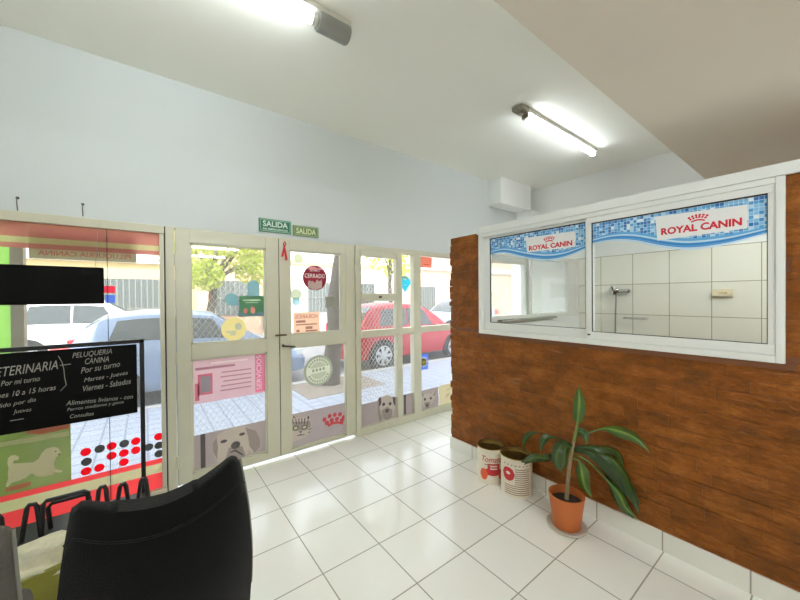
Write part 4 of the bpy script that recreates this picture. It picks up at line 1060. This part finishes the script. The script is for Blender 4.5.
def leaf_mat(a=(104, 132, 48), b_=(64, 96, 32), c_=(46, 72, 24)):
    m = bpy.data.materials.new('glossy leaf'); m.use_nodes = True; nt = m.node_tree; n = nt.nodes; L = nt.links
    b = n['Principled BSDF']; b.inputs['Roughness'].default_value = .35
    at_ = n.new('ShaderNodeAttribute'); at_.attribute_name = 'across'
    cr = n.new('ShaderNodeValToRGB'); e = cr.color_ramp.elements; e[0].color = lin(a); e[1].color = lin(c_); e[0].position = 0; e[1].position = .4
    x = e.new(.10); x.color = lin(b_)
    L.new(at_.outputs['Fac'], cr.inputs[0])
    tc = n.new('ShaderNodeTexCoord'); nz = n.new('ShaderNodeTexNoise'); nz.inputs['Scale'].default_value = 14; L.new(tc.outputs['Object'], nz.inputs['Vector'])
    mx = n.new('ShaderNodeMix'); mx.data_type = 'RGBA'; mx.blend_type = 'MULTIPLY'; mx.inputs[0].default_value = .5; L.new(cr.outputs[0], mx.inputs[6]); L.new(nz.outputs['Color'], mx.inputs[7])
    L.new(mx.outputs[2], b.inputs['Base Color']); return m


leafm = leaf_mat(); leafb = leaf_mat((150, 170, 84), (104, 138, 52), (70, 104, 38))


def leaf_blade(pts, wd, twist=0.0, fold=.35, pet=.0, m_=None):
    P = [px(*p) for p in pts]; n = 14
    def cr_(i0, tt):
        p0, p1, p2, p3 = P[max(i0 - 1, 0)], P[i0], P[i0 + 1], P[min(i0 + 2, len(P) - 1)]
        return .5 * ((2 * p1) + (p2 - p0) * tt + (2 * p0 - 5 * p1 + 4 * p2 - p3) * tt * tt + (-p0 + 3 * p1 - 3 * p2 + p3) * tt ** 3)
    C_ = []
    for k in range(n + 1):
        s = k / n * (len(P) - 1); i = min(int(s), len(P) - 2); C_.append(cr_(i, s - i))
    m = MB(); lay = m.bm.verts.layers.float.new('across'); rows = []
    for k in range(n + 1):
        tg = (C_[min(k + 1, n)] - C_[max(k - 1, 0)]).normalized(); view = (C_[k] - Vector((0, 0, CAM_H))).normalized()
        sd_ = tg.cross(view).normalized(); nm_ = sd_.cross(tg).normalized()
        sd_ = (sd_ * math.cos(twist) + nm_ * math.sin(twist)).normalized(); nm_ = sd_.cross(tg).normalized()
        s = k / n; wv = wd * (.16 + .84 * math.sin(PI * min(1, s * .82 + .13)) ** .9) if s < .97 else wd * .1
        if s > .72: wv *= max(.06, 1 - ((s - .72) / .28) ** 1.8)
        if pet and s < pet + .2: wv = min(wv, wd * (.13 if s < pet else .13 + .87 * (s - pet) / .2))
        rows.append([C_[k] + sd_ * (wv * a) + nm_ * (abs(a) * wv * fold) + nm_ * .05 * wv * math.sin(9 * s + 2 * a) for a in (-1, -.5, 0, .5, 1)])
    R = m.grid(rows)
    for row in R:
        for v, a in zip(row, (1, .5, 0, .5, 1)): v[lay] = a
    geom = bmesh.ops.solidify(m.bm, geom=m.bm.faces[:], thickness=.0016)
    return m.build('leaf', m_ or leafm, t, smooth=True)


leaf_blade([(415, 150), (417, 120), (420, 75), (418, 24)], .036, .2, m_=leafb)
leaf_blade([(405, 200), (440, 192), (500, 172, -.0), (560, 180, -.02), (620, 205, -.03), (672, 258, -.02)], .040, .3, pet=.4, m_=leafb)
leaf_blade([(400, 240), (440, 236, .0), (490, 238, -.02), (540, 245, -.02), (570, 275, -.02), (578, 325, -.02)], .036, .9)
leaf_blade([(400, 240), (470, 240, -.06), (520, 290, -.10), (570, 350, -.10), (610, 410, -.09), (632, 475, -.08)], .046, .2, pet=.15)
leaf_blade([(400, 246), (460, 250, -.03), (515, 300, -.05), (545, 370, -.05), (570, 430, -.04), (612, 492, -.04)], .042, -.3, pet=.35)
leaf_blade([(402, 236), (480, 256, -.09), (530, 275, -.13), (580, 330, -.14), (605, 390, -.13), (640, 440, -.12)], .036, .7, pet=.2)
leaf_blade([(402, 262), (450, 285, -.06), (510, 345, -.10), (560, 400, -.10), (585, 450, -.09), (628, 492, -.08)], .034, .2, pet=.45, m_=leafb)
leaf_blade([(400, 268), (470, 300, -.03), (530, 350, -.04), (550, 395, -.04), (575, 450, -.03), (600, 482, -.03)], .03, .6, pet=.4)
leaf_blade([(400, 245), (450, 250, -.05), (500, 290, -.08), (530, 330, -.08), (545, 365, -.08)], .03, .1)
leaf_blade([(396, 250), (360, 268, -.02), (310, 278, -.03), (260, 282, -.03), (225, 300, -.02)], .030, .7, pet=.3)
leaf_blade([(300, 280, -.03), (270, 272, -.05), (245, 282, -.06), (215, 290, -.05)], .022, .2)
leaf_blade([(398, 232), (350, 208, .02), (300, 192, .04), (255, 188, .05), (228, 215, .05), (226, 255, .05)], .026, .6, pet=.5)
leaf_blade([(392, 242), (365, 228, -.04), (345, 250, -.07), (340, 290, -.07), (362, 330, -.06)], .036, -.2)
leaf_blade([(392, 240), (378, 232, -.05), (370, 262, -.08), (366, 300, -.08), (352, 318, -.08)], .026, .5)
leaf_blade([(398, 228), (340, 205, 0), (305, 205, -.01), (290, 225, -.01), (284, 256, -.01)], .026, .3, pet=.3)
leaf_blade([(408, 185), (425, 182, -.03), (442, 195, -.06), (448, 228, -.06)], .026, .1)
leaf_blade([(390, 280), (418, 285, -.02), (430, 330, -.04), (440, 375, -.04), (466, 416, -.03)], .040, -.3, pet=.25, m_=leafb)

# ------------------------------------------------------------------ office chairs
fab_b = mat('black mesh fabric', (14, 15, 13), .95, spec=.1, var=.3, scale=90, bump=.5, bscale=260); fab_g = mat('grey brown fabric', (88, 84, 77), .9, var=.15, scale=60, bump=.4, bscale=220); fab_b.node_tree.nodes['Principled BSDF'].inputs['Sheen Weight'].default_value = .1; plast = mat('black plastic', (20, 20, 20), .5)


def chair(label, loc, rz, fab, group=None):
    """seat faces local +y; the back rest stands near y = 0"""
    t = empty('office_chair', label, 'chair', loc, group, rz, local=True)
    # back rest: wrapped panel, thickness .07, wings rise at the corners
    nu, nv = 20, 18; rowsF, rowsB = [], []
    def shell(u, v, off):        # u -1..1, v 0..1
        hw = .246 - .018 * v + .012 * math.sin(PI * v); top = .848 + .045 * abs(u) ** 2.2 + (.02 * u if u > 0 else 0)
        if abs(u) > .86: top -= .035 * ((abs(u) - .86) / .14) ** 2
        z = .36 + (top - .36) * v; y = .085 * u * u + .03 * v * v - .05 * math.sin(PI * min(1, v * 1.0)) * .6 + .035 * max(0, v - .8) * 5 * .5
        th = .05 * (1 - .5 * abs(u) ** 4) * (1 - .0 * v)
        return Vector((u * hw, y + off * th, z))
    ring = []
    for j in range(nv + 1):
        v = j / nv; row = []
        for i in range(nu + 1): row.append(shell(-1 + 2 * i / nu, v, -.5))
        for i in range(nu, -1, -1): row.append(shell(-1 + 2 * i / nu, v, .9 if v < .8 else .9 + .6 * (v - .8)))
        ring.append(row)
    m = MB(); R = m.grid(ring, True); k = nu + 1
    for row in (R[0], R[-1]):
        for i in range(nu): m.bm.faces.new((row[i], row[i + 1], row[2 * k - 2 - i], row[2 * k - 1 - i]))
    bmesh.ops.remove_doubles(m.bm, verts=m.bm.verts[:], dist=1e-5)
    ed = [e for e in m.bm.edges if e.verts[0].co.z > .86 and e.verts[1].co.z > .86 and len(e.link_faces) == 2 and e.calc_face_angle(0) > .6]
    if ed: bmesh.ops.bevel(m.bm, geom=ed, offset=.014, segments=3, affect='EDGES', profile=.5)
    br_ = m.build('backrest', fab, t, smooth=True)
    # sewn crest band
    m = MB(); m.tube([shell(-1 + 2 * i / 24, .86, -.53) for i in range(25)], .0035, 6); m.build('seam', fab, br_, smooth=True)
    m = MB()
    m.tube([shell(.99, .99 - j * .06, .2) + Vector((.004, 0, 0)) for j in range(15)], .006, 6); m.build('piping', mat('worn grey piping', (120, 118, 108), .7), br_, smooth=True)
    m = MB(); b2 = bmesh.new(); bmesh.ops.create_cube(b2, size=1)
    for v in b2.verts: v.co = Vector((v.co.x * .48, .30 + v.co.y * .46, .455 + v.co.z * .09))
    bmesh.ops.bevel(b2, geom=b2.edges[:], offset=.035, segments=4, affect='EDGES', profile=.5); m.add(b2); m.build('seat', fab, t, smooth=True)
    m = MB(); m.tube([(0, .26, .10), (0, .26, .41)], [.028, .022], 14); m.build('column', plast, t, smooth=True)
    m = MB(); m.box(-.03, -.035, .40, .03, .3, .42, .004); m.box(-.03, -.045, .40, .03, -.03, .62, .004); m.build('back_bracket', plast, t)
    for i in range(5):
        a = 2 * PI * i / 5 + .3; e_ = Vector((.23 * math.cos(a), .26 + .23 * math.sin(a), .075))
        m = MB(); m.tube([(0, .26, .115), e_], [.026, .016], 10); lg = m.build('leg', plast, t, smooth=True)
        m = MB(); m.lathe([(0, -.02), (.024, -.02), (.028, -.012), (.028, .012), (.024, .02), (0, .02)], (e_.x, e_.y, .0285), 16, 'y'); m.tube([e_, (e_.x, e_.y, .04)], .007, 8); m.build('caster', plast, lg, smooth=True)
    return t


chair('black fabric office chair seen from behind in the foreground', (.044, 1.235, 0), 0, fab_b)
chair('grey brown fabric chair at the bottom left corner, beside the black chair', (-.50, 1.16, 0), .12, fab_g)

# ------------------------------------------------------------------ pet food bag between the chairs
t = empty('pet_food_bag', 'yellow green food bag with crumpled clear top between the two chairs', 'bag', (-.42, 2.0, 0))


def sack(z0, z1, w0, w1, d0, d1, crum, seed):
    rd = random.Random(seed); rows = []; n = 36; kk = 16
    for j in range(kk + 1):
        s = j / kk; z = z0 + (z1 - z0) * s; a = w0 + (w1 - w0) * s; d_ = d0 + (d1 - d0) * s; row = []
        for i in range(n):
            q = 2 * PI * i / n; c_, s_ = math.cos(q), math.sin(q); f = 1 + crum * math.sin(5 * q + 7 * s) * rd.uniform(.3, 1.2)
            row.append(Vector((-.40 + a * math.copysign(abs(c_) ** .6, c_) * f, 1.98 + d_ * math.copysign(abs(s_) ** .8, s_) * f, z + crum * .25 * math.sin(3 * q + 4 * s) * s)))
        rows.append(row)
    m = MB(); R = m.grid(rows, True); m.bm.faces.new(R[0]); m.bm.faces.new(R[-1]); return m


sack(0, .405, .19, .19, .11, .09, .04, 1).build('body', mat('yellow green foil', (150, 146, 58), .3, .2, var=.25, scale=9, bump=.4), t, smooth=True)
sack(.385, .46, .192, .185, .092, .03, .16, 2).build('clear_top', mat('crumpled pale plastic', (236, 230, 200), .12, 0, var=.2, scale=24, bump=1.0, bscale=26, spec=.8), t, smooth=True)['label'] = 'crumpled clear plastic top'
